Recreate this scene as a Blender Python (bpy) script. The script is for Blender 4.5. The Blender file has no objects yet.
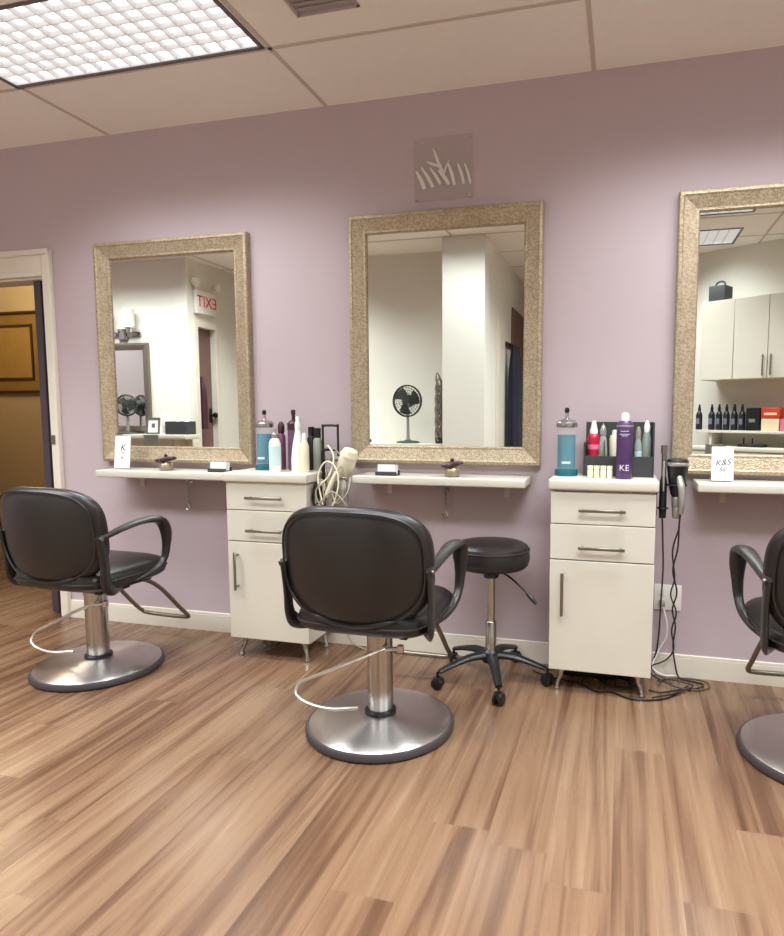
import bpy, bmesh, math, random
from mathutils import Vector, Matrix
PI = math.pi
random.seed(7)
C = bpy.context.scene.collection
sc = bpy.context.scene

# ------------------------------------------------------------------ colour / materials
def lin(c):
    return tuple(((v / 255) / 12.92 if v / 255 <= .04045 else ((v / 255 + .055) / 1.055) ** 2.4) for v in c) + (1,)
def mat(name, rgb, rough=.5, metal=0., **k):
    m = bpy.data.materials.new(name); m.use_nodes = True
    b = m.node_tree.nodes['Principled BSDF']
    b.inputs['Base Color'].default_value = lin(rgb)
    b.inputs['Roughness'].default_value = rough
    b.inputs['Metallic'].default_value = metal
    for a, v in k.items():
        b.inputs[a.replace('_', ' ')].default_value = v
    return m
def N(m, t, **k):
    n = m.node_tree.nodes.new(t)
    for a, v in k.items(): setattr(n, a, v)
    return n
def L(m, a, b): m.node_tree.links.new(a, b)
def noisy(m, scale, amt, bump=0, detail=4, bscale=None):
    """tone variation of a plain colour + small bump"""
    b = m.node_tree.nodes['Principled BSDF']
    tc = N(m, 'ShaderNodeTexCoord'); nz = N(m, 'ShaderNodeTexNoise')
    nz.inputs['Scale'].default_value = scale; nz.inputs['Detail'].default_value = detail
    L(m, tc.outputs['Object'], nz.inputs['Vector'])
    base = b.inputs['Base Color'].default_value[:]
    mx = N(m, 'ShaderNodeMix', data_type='RGBA')
    mx.inputs[6].default_value = [c * (1 - amt) for c in base[:3]] + [1]
    mx.inputs[7].default_value = [min(1, c * (1 + amt)) for c in base[:3]] + [1]
    L(m, nz.outputs['Fac'], mx.inputs[0]); L(m, mx.outputs[2], b.inputs['Base Color'])
    if bump:
        n2 = N(m, 'ShaderNodeTexNoise'); n2.inputs['Scale'].default_value = bscale or scale * 8
        L(m, tc.outputs['Object'], n2.inputs['Vector'])
        bp = N(m, 'ShaderNodeBump'); bp.inputs['Strength'].default_value = bump; bp.inputs['Distance'].default_value = .002
        L(m, n2.outputs['Fac'], bp.inputs['Height']); L(m, bp.outputs[0], b.inputs['Normal'])
    return m

M = {}
M['mauve'] = noisy(mat('mauve_wall_paint', (189, 172, 177), .75), 3, .02, .15, bscale=160)
M['cream'] = noisy(mat('cream_wall_paint', (230, 226, 216), .75), 3, .02, .15, bscale=160)
M['tan'] = noisy(mat('tan_wall_paint', (182, 162, 120), .8), 3, .03, .1, bscale=160)
M['ceil'] = noisy(mat('ceiling_tile', (250, 245, 238), .9), 60, .03, .4, bscale=300)
M['grid'] = mat('ceiling_grid_paint', (206, 194, 182), .6)
M['trim'] = noisy(mat('white_trim_paint', (226, 218, 204), .45), 5, .015)
M['lam'] = noisy(mat('cream_laminate', (210, 204, 190), .35), 5, .01)
M['white'] = mat('white_plastic', (240, 238, 232), .35)
M['card'] = mat('white_card', (240, 240, 238), .6)
M['leather'] = noisy(mat('black_vinyl', (33, 29, 28), .36), 8, .12, .12, bscale=220)
M['leather2'] = noisy(mat('black_vinyl_panel', (40, 34, 33), .5), 8, .12, .12, bscale=220)
M['armblk'] = mat('black_urethane', (38, 35, 34), .34)
M['rubber'] = mat('dark_rubber', (62, 56, 60), .5)
M['blackpl'] = mat('black_plastic', (26, 26, 28), .35)
M['blackmt'] = mat('black_metal', (30, 27, 26), .4, .3)
M['chrome'] = mat('chrome', (186, 186, 184), .18, 1.)
M['nickel'] = mat('brushed_nickel', (150, 142, 128), .35, 1.)
M['wirech'] = mat('pale_chrome_tube', (205, 198, 188), .3, .7)
M['silver'] = mat('silver_plastic', (176, 174, 168), .3, .6)
M['dkframe'] = noisy(mat('dark_silver_frame', (120, 112, 100), .45, .5), 60, .2)
M['doorleaf'] = noisy(mat('dark_door_paint', (66, 54, 62), .5), 4, .05)
M['browndoor'] = noisy(mat('dusty_brown_door', (122, 92, 84), .6), 4, .05)
M['gold'] = noisy(mat('dull_gold_picture', (140, 108, 46), .7), 7, .2)
M['goldin'] = noisy(mat('olive_print', (160, 128, 62), .7), 18, .18)
M['wooddk'] = mat('dark_brown_wood', (70, 40, 20), .5)
M['red'] = mat('red_plastic', (190, 22, 58), .3)
M['redsign'] = mat('red_sign_letters', (225, 40, 40), .4)
M['purple'] = mat('purple_metal_can', (84, 58, 104), .35, .2)
M['plum'] = mat('plum_bottle', (106, 66, 94), .3)
M['plumdk'] = mat('dark_plum', (62, 30, 42), .4)
M['lidgrey'] = mat('steel_lid', (180, 178, 178), .25, .9)
M['orange'] = mat('orange_red_box', (206, 66, 36), .45)
M['pink'] = mat('pink_pack', (226, 120, 150), .5)
M['peach'] = mat('pale_yellow_pack', (236, 216, 180), .5)
M['cyanlab'] = mat('pale_aqua_plastic', (205, 228, 230), .35)
M['offwh'] = mat('cream_jar', (230, 222, 196), .4)
M['greyblk'] = noisy(mat('dark_grey_fabric', (58, 60, 60), .8), 30, .2)
M['navy'] = noisy(mat('navy_garment', (34, 36, 56), .85), 14, .35)
M['twist'] = noisy(mat('grey_twisted_cane', (112, 102, 92), .6), 30, .3)
M['fanblk'] = mat('fan_black', (52, 56, 50), .45)
M['greycord'] = mat('pale_grey_cord', (170, 160, 142), .5)
M['redcord'] = mat('dark_cord', (44, 28, 30), .5)
M['olivecan'] = mat('greenish_grey_bottle', (150, 156, 138), .35)
M['vent'] = mat('grey_vent_paint', (176, 164, 164), .6)
M['ink'] = mat('dark_grey_print', (90, 92, 100), .6)
M['blackprint'] = mat('white_print', (220, 212, 232), .5)
def glass(name, rgb, alpha_t=1., rough=.03):
    return mat(name, rgb, rough, 0., Transmission_Weight=alpha_t, IOR=1.15)
M['glass'] = mat('clear_glass', (226, 234, 234), .05, 0., Alpha=.08)
M['acry'] = mat('clear_acrylic', (204, 192, 188), .25, 0., Alpha=.2)
M['frost'] = mat('frosted_white_mark', (236, 234, 230), .5, 0., Alpha=.7)
M['liq'] = mat('teal_liquid', (0, 116, 142), .12)
M['clearbt'] = mat('clear_grey_bottle', (176, 186, 180), .15, 0., Alpha=.7)
M['shade'] = mat('frosted_glass_shade', (245, 243, 236), .4, 0., Transmission_Weight=.2)
M['mirror'] = mat('mirror_glass', (236, 240, 236), .0, 1.)

def brushed():
    m = mat('brushed_steel_radial', (208, 202, 198), .36, 1.)
    b = m.node_tree.nodes['Principled BSDF']
    b.inputs['Anisotropic'].default_value = .8; b.inputs['Anisotropic Rotation'].default_value = .25
    t = N(m, 'ShaderNodeTangent', direction_type='RADIAL', axis='Z'); L(m, t.outputs[0], b.inputs['Tangent'])
    return m
M['steel'] = brushed()

def frame_mat():
    m = mat('champagne_crackle_leaf', (196, 178, 150), .42, .45)
    b = m.node_tree.nodes['Principled BSDF']
    tc = N(m, 'ShaderNodeTexCoord'); v = N(m, 'ShaderNodeTexVoronoi'); v.inputs['Scale'].default_value = 190
    L(m, tc.outputs['Object'], v.inputs['Vector'])
    r = N(m, 'ShaderNodeValToRGB'); e = r.color_ramp.elements
    e[0].color = lin((160, 142, 116)); e[1].color = lin((192, 176, 150)); e[0].position = .15; e[1].position = .8
    sp = N(m, 'ShaderNodeSeparateColor'); L(m, v.outputs['Color'], sp.inputs[0]); L(m, sp.outputs[0], r.inputs[0])
    nz = N(m, 'ShaderNodeTexNoise'); nz.inputs['Scale'].default_value = 14; L(m, tc.outputs['Object'], nz.inputs['Vector'])
    mx = N(m, 'ShaderNodeMix', data_type='RGBA', blend_type='MULTIPLY'); mx.inputs[0].default_value = .5
    r2 = N(m, 'ShaderNodeValToRGB'); r2.color_ramp.elements[0].color = (.72, .68, .6, 1); r2.color_ramp.elements[1].position = .6
    L(m, nz.outputs['Fac'], r2.inputs[0]); L(m, r.outputs[0], mx.inputs[6]); L(m, r2.outputs[0], mx.inputs[7])
    L(m, mx.outputs[2], b.inputs['Base Color'])
    bp = N(m, 'ShaderNodeBump'); bp.inputs['Strength'].default_value = .5; bp.inputs['Distance'].default_value = .003
    L(m, v.outputs['Distance'], bp.inputs['Height']); L(m, bp.outputs[0], b.inputs['Normal'])
    return m
M['leaf'] = frame_mat()

def floor_mat():
    m = mat('walnut_plank_laminate', (180, 135, 100), .34)
    nt = m.node_tree; b = nt.nodes['Principled BSDF']
    def mt(op, a, c=None, d=None):
        n = N(m, 'ShaderNodeMath', operation=op)
        for i, v in enumerate((a, c, d)):
            if v is None: continue
            if isinstance(v, (int, float)): n.inputs[i].default_value = v
            else: L(m, v, n.inputs[i])
        return n.outputs[0]
    tc = N(m, 'ShaderNodeTexCoord'); s = N(m, 'ShaderNodeSeparateXYZ'); L(m, tc.outputs['Object'], s.inputs[0])
    X, Y = s.outputs[0], s.outputs[1]
    W_, LN = .165, 1.22
    xr = mt('DIVIDE', X, W_); row = mt('FLOOR', xr)
    wn = N(m, 'ShaderNodeTexWhiteNoise', noise_dimensions='1D'); L(m, row, wn.inputs['W'])
    yr = mt('ADD', mt('DIVIDE', Y, LN), wn.outputs['Value']); pl = mt('FLOOR', yr)
    cv = N(m, 'ShaderNodeCombineXYZ'); L(m, row, cv.inputs[0]); L(m, pl, cv.inputs[1])
    w2 = N(m, 'ShaderNodeTexWhiteNoise', noise_dimensions='2D'); L(m, cv.outputs[0], w2.inputs['Vector'])
    rnd = w2.outputs['Value']
    def streak(sx, sy, detail, dist, off):
        c = N(m, 'ShaderNodeCombineXYZ')
        L(m, mt('ADD', mt('MULTIPLY', X, sx), mt('MULTIPLY', rnd, 37 + off)), c.inputs[0])
        L(m, mt('ADD', mt('MULTIPLY', Y, sy), mt('MULTIPLY', rnd, 91 + off)), c.inputs[1])
        n = N(m, 'ShaderNodeTexNoise'); n.inputs['Scale'].default_value = 1; n.inputs['Detail'].default_value = detail
        n.inputs['Distortion'].default_value = dist; L(m, c.outputs[0], n.inputs['Vector'])
        return n.outputs['Fac']
    g1 = streak(15, .62, 3, 1.3, 0); g2 = streak(70, 1.2, 4, .3, 5); g3 = streak(6, .55, 2, 1.8, 11)
    g = mt('ADD', mt('MULTIPLY', g1, .56), mt('ADD', mt('MULTIPLY', g2, .15), mt('MULTIPLY', g3, .29)))
    g = mt('ADD', g, mt('MULTIPLY', mt('SUBTRACT', rnd, .5), .10))
    r = N(m, 'ShaderNodeValToRGB'); cr = r.color_ramp
    cr.elements[0].position = .27; cr.elements[0].color = lin((85, 58, 40))
    cr.elements[1].position = .70; cr.elements[1].color = lin((171, 141, 113))
    e = cr.elements.new(.42); e.color = lin((117, 83, 60))
    e = cr.elements.new(.5); e.color = lin((141, 106, 79))
    e = cr.elements.new(.6); e.color = lin((154, 120, 91))
    L(m, g, r.inputs[0])
    fx = mt('FRACT', xr); fy = mt('FRACT', yr)
    ex = mt('MINIMUM', fx, mt('SUBTRACT', 1, fx)); ey = mt('MINIMUM', fy, mt('SUBTRACT', 1, fy))
    gap = mt('MINIMUM', mt('MULTIPLY', ex, W_), mt('MULTIPLY', ey, LN))
    gm = N(m, 'ShaderNodeMapRange'); gm.inputs['From Max'].default_value = .0016; L(m, gap, gm.inputs['Value'])
    gm.inputs['To Min'].default_value = .85
    mx = N(m, 'ShaderNodeMix', data_type='RGBA', blend_type='MULTIPLY'); mx.inputs[0].default_value = 1
    L(m, r.outputs[0], mx.inputs[6]); L(m, gm.outputs[0], mx.inputs[7])
    mg = N(m, 'ShaderNodeMix', data_type='RGBA', blend_type='MULTIPLY'); mg.inputs[0].default_value = 1; mg.inputs[7].default_value = (.74, .76, .80, 1)
    L(m, mx.outputs[2], mg.inputs[6]); L(m, mg.outputs[2], b.inputs['Base Color'])
    rr = N(m, 'ShaderNodeMapRange'); rr.inputs['To Min'].default_value = .2; rr.inputs['To Max'].default_value = .36
    L(m, g2, rr.inputs['Value']); L(m, rr.outputs[0], b.inputs['Roughness'])
    return m
M['floor'] = floor_mat()

# ------------------------------------------------------------------ mesh helpers
def B(): return bmesh.new()
def box(bm, x0, x1, y0, y1, z0, z1, bev=0, seg=2, mx=None):
    t = bmesh.new()
    vs = [t.verts.new((x, y, z)) for x in (x0, x1) for y in (y0, y1) for z in (z0, z1)]
    for f in ((0, 1, 3, 2), (4, 6, 7, 5), (0, 4, 5, 1), (2, 3, 7, 6), (0, 2, 6, 4), (1, 5, 7, 3)):
        t.faces.new([vs[i] for i in f])
    if bev: bmesh.ops.bevel(t, geom=t.edges[:], offset=bev, segments=seg, affect='EDGES', profile=.5)
    bmesh.ops.recalc_face_normals(t, faces=t.faces[:])
    join(bm, t, mx)
def join(bm, t, mx=None):
    if mx is not None: bmesh.ops.transform(t, matrix=mx, verts=t.verts[:])
    me = bpy.data.meshes.new('tmp'); t.to_mesh(me); t.free(); bm.from_mesh(me); bpy.data.meshes.remove(me)
def lathe(bm, prof, cx=0, cy=0, cz=0, n=40, mx=None):
    t = bmesh.new(); rings = []
    for r, z in prof:
        if r < 1e-6: rings.append([t.verts.new((0, 0, z))])
        else: rings.append([t.verts.new((r * math.cos(2 * PI * i / n), r * math.sin(2 * PI * i / n), z)) for i in range(n)])
    for a, b in zip(rings, rings[1:]):
        for i in range(n):
            j = (i + 1) % n
            if len(a) == 1 and len(b) == 1: continue
            if len(a) == 1: t.faces.new((a[0], b[j], b[i]))
            elif len(b) == 1: t.faces.new((a[i], a[j], b[0]))
            else: t.faces.new((a[i], a[j], b[j], b[i]))
    for R, flip in ((rings[0], True), (rings[-1], False)):
        if len(R) > 1: t.faces.new(R[::-1] if flip else R)
    bmesh.ops.recalc_face_normals(t, faces=t.faces[:])
    m = Matrix.Translation((cx, cy, cz)) @ (mx or Matrix())
    join(bm, t, m)
def cyl(bm, a, b, r, r2=None, n=20):
    a, b = Vector(a), Vector(b); d = b - a
    q = d.to_track_quat('Z', 'Y').to_matrix().to_4x4()
    t = bmesh.new(); lathe(t, [(r, 0), (r2 if r2 else r, d.length)], n=n)
    join(bm, t, Matrix.Translation(a) @ q)
def smooth_path(P, k=6, closed=False):
    P = [Vector(p) for p in P]; n = len(P); out = []
    rng = n if closed else n - 1
    for i in range(rng):
        p0 = P[(i - 1) % n] if closed or i > 0 else P[0] * 2 - P[1]
        p1 = P[i]; p2 = P[(i + 1) % n]
        p3 = P[(i + 2) % n] if closed or i + 2 < n else P[-1] * 2 - P[-2]
        for j in range(k):
            t = j / k
            out.append(.5 * ((2 * p1) + (p2 - p0) * t + (2 * p0 - 5 * p1 + 4 * p2 - p3) * t * t + (3 * p1 - p0 - 3 * p2 + p3) * t ** 3))
    if not closed: out.append(P[-1])
    return out
def sweep(bm, P, a, b=None, k=6, n=12, side=None, closed=False, raw=False):
    """elliptic tube: a = half width along side, b = half thickness; a, b numbers or lists per control point"""
    pts = [Vector(p) for p in P] if raw else smooth_path(P, k, closed)
    m = len(pts)
    def val(v, i):
        if v is None: return None
        if isinstance(v, (int, float)): return v
        t = i / max(1, m - 1) * (len(v) - 1); j = min(int(t), len(v) - 2); f = t - j
        return v[j] * (1 - f) + v[j + 1] * f
    t = bmesh.new(); rings = []; ref = None
    for i, p in enumerate(pts):
        if closed: d = pts[(i + 1) % m] - pts[(i - 1) % m]
        else: d = pts[min(i + 1, m - 1)] - pts[max(i - 1, 0)]
        d.normalize()
        if side is not None: s = Vector(side)
        else:
            if ref is None: ref = Vector((0, 0, 1)) if abs(d.z) < .9 else Vector((1, 0, 0))
            s = ref
        s = s - d * s.dot(d); s.normalize(); ref = s
        u = d.cross(s)
        A = val(a, i); Bv = val(b, i) if b is not None else A
        rings.append([t.verts.new(p + s * A * math.cos(2 * PI * q / n) + u * Bv * math.sin(2 * PI * q / n)) for q in range(n)])
    pairs = list(zip(rings, rings[1:])) + ([(rings[-1], rings[0])] if closed else [])
    for r0, r1 in pairs:
        for q in range(n):
            j = (q + 1) % n; t.faces.new((r0[q], r0[j], r1[j], r1[q]))
    if not closed:
        t.faces.new(rings[0][::-1]); t.faces.new(rings[-1])
    bmesh.ops.recalc_face_normals(t, faces=t.faces[:])
    join(bm, t)
def pillow(bm, outline, thick, warp=lambda x, y, z: (x, y, z), rings=8, p=3.2, ax='y', flatback=1.):
    """cushion from an outline [(u,v)..]; thickness along ax; warp applied last"""
    t = bmesh.new(); n = len(outline)
    def put(u, v, w):
        c = (u, w, v) if ax == 'y' else (u, v, w)
        return t.verts.new(warp(*c))
    cu = sum(o[0] for o in outline) / n; cv = sum(o[1] for o in outline) / n
    def ring(s, sg):
        w = thick / 2 * (max(0, 1 - s ** p)) ** (1 / p) * sg * (flatback if sg > 0 else 1)
        return [put(cu + (o[0] - cu) * s, cv + (o[1] - cv) * s, w) for o in outline]
    S = [math.sin(PI / 2 * (i + 1) / rings) for i in range(rings)]
    fr = [ring(s, -1) for s in S]; bk = [ring(s, 1) for s in S[:-1]]
    seq = fr + bk[::-1]
    c0 = put(cu, cv, -thick / 2); c1 = put(cu, cv, thick / 2 * flatback)
    for i in range(n): t.faces.new((c0, seq[0][(i + 1) % n], seq[0][i]))
    for a, b in zip(seq, seq[1:]):
        for i in range(n):
            j = (i + 1) % n; t.faces.new((a[i], a[j], b[j], b[i]))
    for i in range(n): t.faces.new((c1, seq[-1][i], seq[-1][(i + 1) % n]))
    bmesh.ops.recalc_face_normals(t, faces=t.faces[:])
    join(bm, t)
def superell(w, h, e=4, n=64, ex=None):
    out = []
    for i in range(n):
        a = 2 * PI * i / n; c, s = math.cos(a), math.sin(a)
        out.append((w / 2 * math.copysign(abs(c) ** (2 / e), c), h / 2 * math.copysign(abs(s) ** (2 / (ex or e)), s)))
    return out
def obj(name, bm, m, parent=None, loc=(0, 0, 0), rz=0, smooth=True):
    bm.normal_update()
    me = bpy.data.meshes.new(name); bm.to_mesh(me); bm.free()
    me.materials.append(M[m] if isinstance(m, str) else m)
    if smooth:
        for p in me.polygons: p.use_smooth = True
        me.set_sharp_from_angle(angle=math.radians(38))
    o = bpy.data.objects.new(name, me); C.objects.link(o)
    if parent: o.parent = parent
    o.location = loc; o.rotation_euler = (0, 0, rz)
    return o
def tag(o, label, cat, group=None, kind=None):
    o['label'] = label; o['category'] = cat
    if group: o['group'] = group
    if kind: o['kind'] = kind
    return o
def thing(name, label, cat, loc=(0, 0, 0), rz=0, group=None):
    o = bpy.data.objects.new(name, None); C.objects.link(o); o.empty_display_size = .05
    o.location = loc; o.rotation_euler = (0, 0, rz)
    return tag(o, label, cat, group)
def struct(name, bm, m, parent=None, smooth=False):
    o = obj(name, bm, m, parent, smooth=smooth)
    if not parent: o['kind'] = 'structure'
    return o
def part_label(o, s): o['label'] = s; return o
def dup(root, loc, rz, label, group=None):
    r = root.copy(); C.objects.link(r); r.location = loc; r.rotation_euler = (0, 0, rz); r['label'] = label
    if group: r['group'] = group
    for ch in list(root.children):
        c = ch.copy(); C.objects.link(c); c.parent = r
        for g in ch.children:
            d = g.copy(); C.objects.link(d); d.parent = c
    return r
def text(name, body, size, m, parent, mx, ext=.0006, shear=0.):
    cu = bpy.data.curves.new(name, 'FONT'); cu.body = body; cu.size = size; cu.extrude = ext; cu.shear = shear
    cu.align_x = 'CENTER'; cu.align_y = 'CENTER'
    o = bpy.data.objects.new(name, cu); C.objects.link(o)
    dg = bpy.context.evaluated_depsgraph_get(); dg.update()
    me = bpy.data.meshes.new_from_object(o.evaluated_get(dg))
    bpy.data.objects.remove(o); bpy.data.curves.remove(cu)
    me.transform(mx); me.materials.clear(); me.materials.append(M[m]); me.name = name
    t = bpy.data.objects.new(name, me); C.objects.link(t); t.parent = parent
    return t
FACE_CAM = Matrix.Rotation(PI / 2, 4, 'X')       # text standing up, read from -y

H = 2.578
# ------------------------------------------------------------------ room shell
bm = B(); box(bm, -7.0, 3.3, -5.0, 2.6, -.08, 0); struct('floor', bm, 'floor')

# ceiling with openings for the recessed fixtures
DEP = .465
FX = {  # fixture: x0, x1, y0, y1
    'F1': (-2.61, -1.40, -.98, -.515), 'F2': (-.10, 1.11, -.98, -.515),
    'R1': (-.36, .86, -2.26, -1.80), 'R1b': (-3.64, -2.42, -2.26, -1.80), 'R1d': (-1.62, -.40, -2.13, -1.67), 'R1c': (-4.95, -3.75, -2.0, -1.54),
    'R2': (-.36, .86, -3.16, -2.68), 'F3': (1.75, 2.96, -2.0, -1.54)}
VENT = (-1.172, -.93, -.88, -.658)
holes = list(FX.values()) + [VENT]
xs = sorted({-7.0, 3.3} | {v for h in holes for v in h[:2]}); ys = sorted({-5.0, 2.6} | {v for h in holes for v in h[2:]})
bm = B()
for i in range(len(xs) - 1):
    for j in range(len(ys) - 1):
        cx, cy = (xs[i] + xs[i + 1]) / 2, (ys[j] + ys[j + 1]) / 2
        if any(h[0] < cx < h[1] and h[2] < cy < h[3] for h in holes): continue
        box(bm, xs[i], xs[i + 1], ys[j], ys[j + 1], H, H + .03)
struct('ceiling', bm, 'ceil')
bm = B()
def bar(x0, x1, y0, y1):
    box(bm, x0, x1, y0, y1, H - .003, H + .001)
for k in range(-3, 4):
    x = -1.375 + 1.222 * k
    if -5.2 < x < 3.2:
        segs = [(-4.8, -.001)]
        for h in holes:
            if h[0] - .012 < x < h[1] + .012:
                segs = [s for a, b in segs for s in ((a, min(b, h[2])), (max(a, h[3]), b)) if s[1] > s[0]]
        for a, b in segs: bar(x - .009, x + .009, a, b)
for k in range(7):
    y = -.503 - .61 * k
    segs = [(-5.2, 3.2)]
    for h in holes:
        if h[2] - .012 < y < h[3] + .012:
            segs = [s for a, b in segs for s in ((a, min(b, h[0])), (max(a, h[1]), b)) if s[1] > s[0]]
    for a, b in segs: bar(a, b, y - .009, y + .009)
struct('ceiling_grid', bm, 'grid')

# front wall with the door opening
DX0, DX1, DZ = -3.93, -3.055, 1.887
bm = B(); box(bm, -7.0, DX0, 0, .12, 0, H); box(bm, DX1, 3.3, 0, .12, 0, H); box(bm, DX0, DX1, 0, .12, DZ, H)
struct('wall_front', bm, 'mauve')
bm = B(); box(bm, -5.3, -5.2, -5, 0, 0, H); struct('wall_left', bm, 'mauve')
bm = B(); box(bm, 3.2, 3.3, -5, 0, 0, H); struct('wall_right', bm, 'mauve')
# back of the salon, in stepped pieces
bm = B(); box(bm, -5.2, -3.93, -2.5, -2.4, 0, H); struct('wall_back', bm, 'cream')
bm = B(); box(bm, -4.03, -3.93, -2.53, -2.5, 0, H); box(bm, -4.03, -3.93, -3.5, -2.80, 0, H); box(bm, -4.03, -3.93, -2.80, -2.53, 1.965, H)
struct('wall_alcove', bm, 'cream')
bm = B(); box(bm, -3.93, -3.0, -3.5, -3.4, 0, H); box(bm, -3.0, -2.9, -3.5, -2.79, 0, H); box(bm, -2.9, -1.455, -2.89, -2.79, 0, H)
struct('wall_back', bm, 'cream')
bm = B(); box(bm, -1.455, -1.10, -4.8, -2.33, 0, H); struct('wall_corridor', bm, 'cream')
bm = B(); box(bm, -5.2, 3.2, -4.9, -4.8, 0, H); struct('wall_rear', bm, 'cream')
A0 = Vector((.68, -3.44, 0)); U = Vector((.855, .519, 0)).normalized(); NV = Vector((-.519, .855, 0)).normalized()
ANG = math.atan2(U.y, U.x)
AM = Matrix.Translation(A0) @ Matrix.Rotation(ANG, 4, 'Z')   # local x = along wall, y = into the room
bm = B(); box(bm, -.6, 3.1, -.1, 0, 0, H, mx=AM); struct('wall_angled', bm, 'cream')
# the next room seen through the doorway
bm = B(); box(bm, -7.0, -2.4, 1.6, 1.7, 0, H); struct('wall_next_room', bm, 'tan')
bm = B(); box(bm, -2.5, -2.4, .12, 1.6, 0, H); box(bm, -7.0, -6.9, .12, 1.6, 0, H); struct('wall_next_room', bm, 'tan')

# baseboards
def baseboard(name, x0, x1, y, s=-1, mx=None):
    bm = B(); box(bm, x0, x1, min(y, y + s * .013), max(y, y + s * .013), 0, .085, mx=mx)
    box(bm, x0, x1, min(y, y + s * .009), max(y, y + s * .009), .085, .1, .003, 1, mx=mx)
    return struct(name, bm, 'trim')
baseboard('baseboard_front', -3.0, 3.2, 0)
baseboard('baseboard_front', -5.2, -3.99, 0)
baseboard('baseboard_back', -5.2, -3.93, -2.4, 1)
baseboard('baseboard_back', -2.9, -1.455, -2.79, 1)
baseboard('baseboard_back', -1.455, -1.10, -2.33, 1)
baseboard('baseboard_next_room', -6.9, -2.5, 1.6)

# door casing (front wall)
bm = B()
box(bm, DX1, DX1 + .058, -.022, 0, 0, 2.03, .003, 1); box(bm, DX1 + .036, DX1 + .058, -.03, -.02, 0, 2.03, .003, 1)
box(bm, DX0 - .058, DX0, -.022, 0, 0, 2.03, .003, 1)
box(bm, DX0, DX1, -.02, 0, DZ, 2.03, .003, 1); box(bm, DX0 - .058, DX1 + .058, -.032, -.018, 2.0, 2.03, .004, 1)
box(bm, DX0, DX1, -.026, -.018, DZ, DZ + .03, .003, 1)
box(bm, DX1 - .012, DX1, 0, .12, 0, DZ); box(bm, DX0, DX0 + .012, 0, .12, 0, DZ); box(bm, DX0, DX1, 0, .12, DZ - .012, DZ)
struct('trim_1', bm, 'trim')
# dark door leaf swung into the next room
d = Vector((-.85, .525, 0)).normalized(); da = math.atan2(d.y, d.x)
bm = B(); box(bm, 0, .80, -.0225, .0225, .012, 1.874, .002, 1)
leaf = struct('door_1', bm, 'doorleaf'); leaf.location = (-3.128, .012, 0); leaf.rotation_euler = (0, 0, PI / 2)
bm = B(); lathe(bm, [(.025, 0), (.025, .008), (.01, .012), (.01, .04), (.024, .05), (.022, .07), (0, .075)], mx=Matrix.Rotation(-PI / 2, 4, 'X') , cx=.74, cy=.02, cz=.98, n=20)
lathe(bm, [(.025, 0), (.025, .008), (.01, .012), (.01, .04), (.024, .05), (.022, .07), (0, .075)], mx=Matrix.Rotation(PI / 2, 4, 'X'), cx=.74, cy=-.02, cz=.98, n=20)
k = obj('door_handle', bm, 'nickel', leaf)
bm = B(); box(bm, DX1 + .002, DX1 + .032, -.0255, -.022, .98, 1.03)
tag(obj('strike_plate', bm, 'nickel'), 'small metal strike plate on the edge of the white door casing', 'latch plate')

# second door, in the alcove beside the exit sign (seen in the mirror)
bm = B(); box(bm, -4.0, -3.975, -2.80, -2.53, .01, 1.96, .002, 1); dl = struct('door_2', bm, 'browndoor')
bm = B(); cyl(bm, (-3.975, -2.765, 1.13), (-3.93, -2.765, 1.13), .012); lathe(bm, [(0, -.03), (.022, -.02), (.026, 0), (.022, .02), (0, .03)], cx=-3.92, cy=-2.765, cz=1.13, n=16); box(bm, -3.976, -3.968, -2.79, -2.74, 1.06, 1.2, .003, 1)
obj('door_handle', bm, 'blackmt', dl)
bm = B()
box(bm, -3.93, -3.912, -2.86, -2.80, 0, 2.02, .003, 1); box(bm, -3.93, -3.912, -2.53, -2.47, 0, 2.02, .003, 1); box(bm, -3.93, -3.912, -2.80, -2.53, 1.965, 2.02, .003, 1)
struct('trim_2', bm, 'trim')

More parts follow.
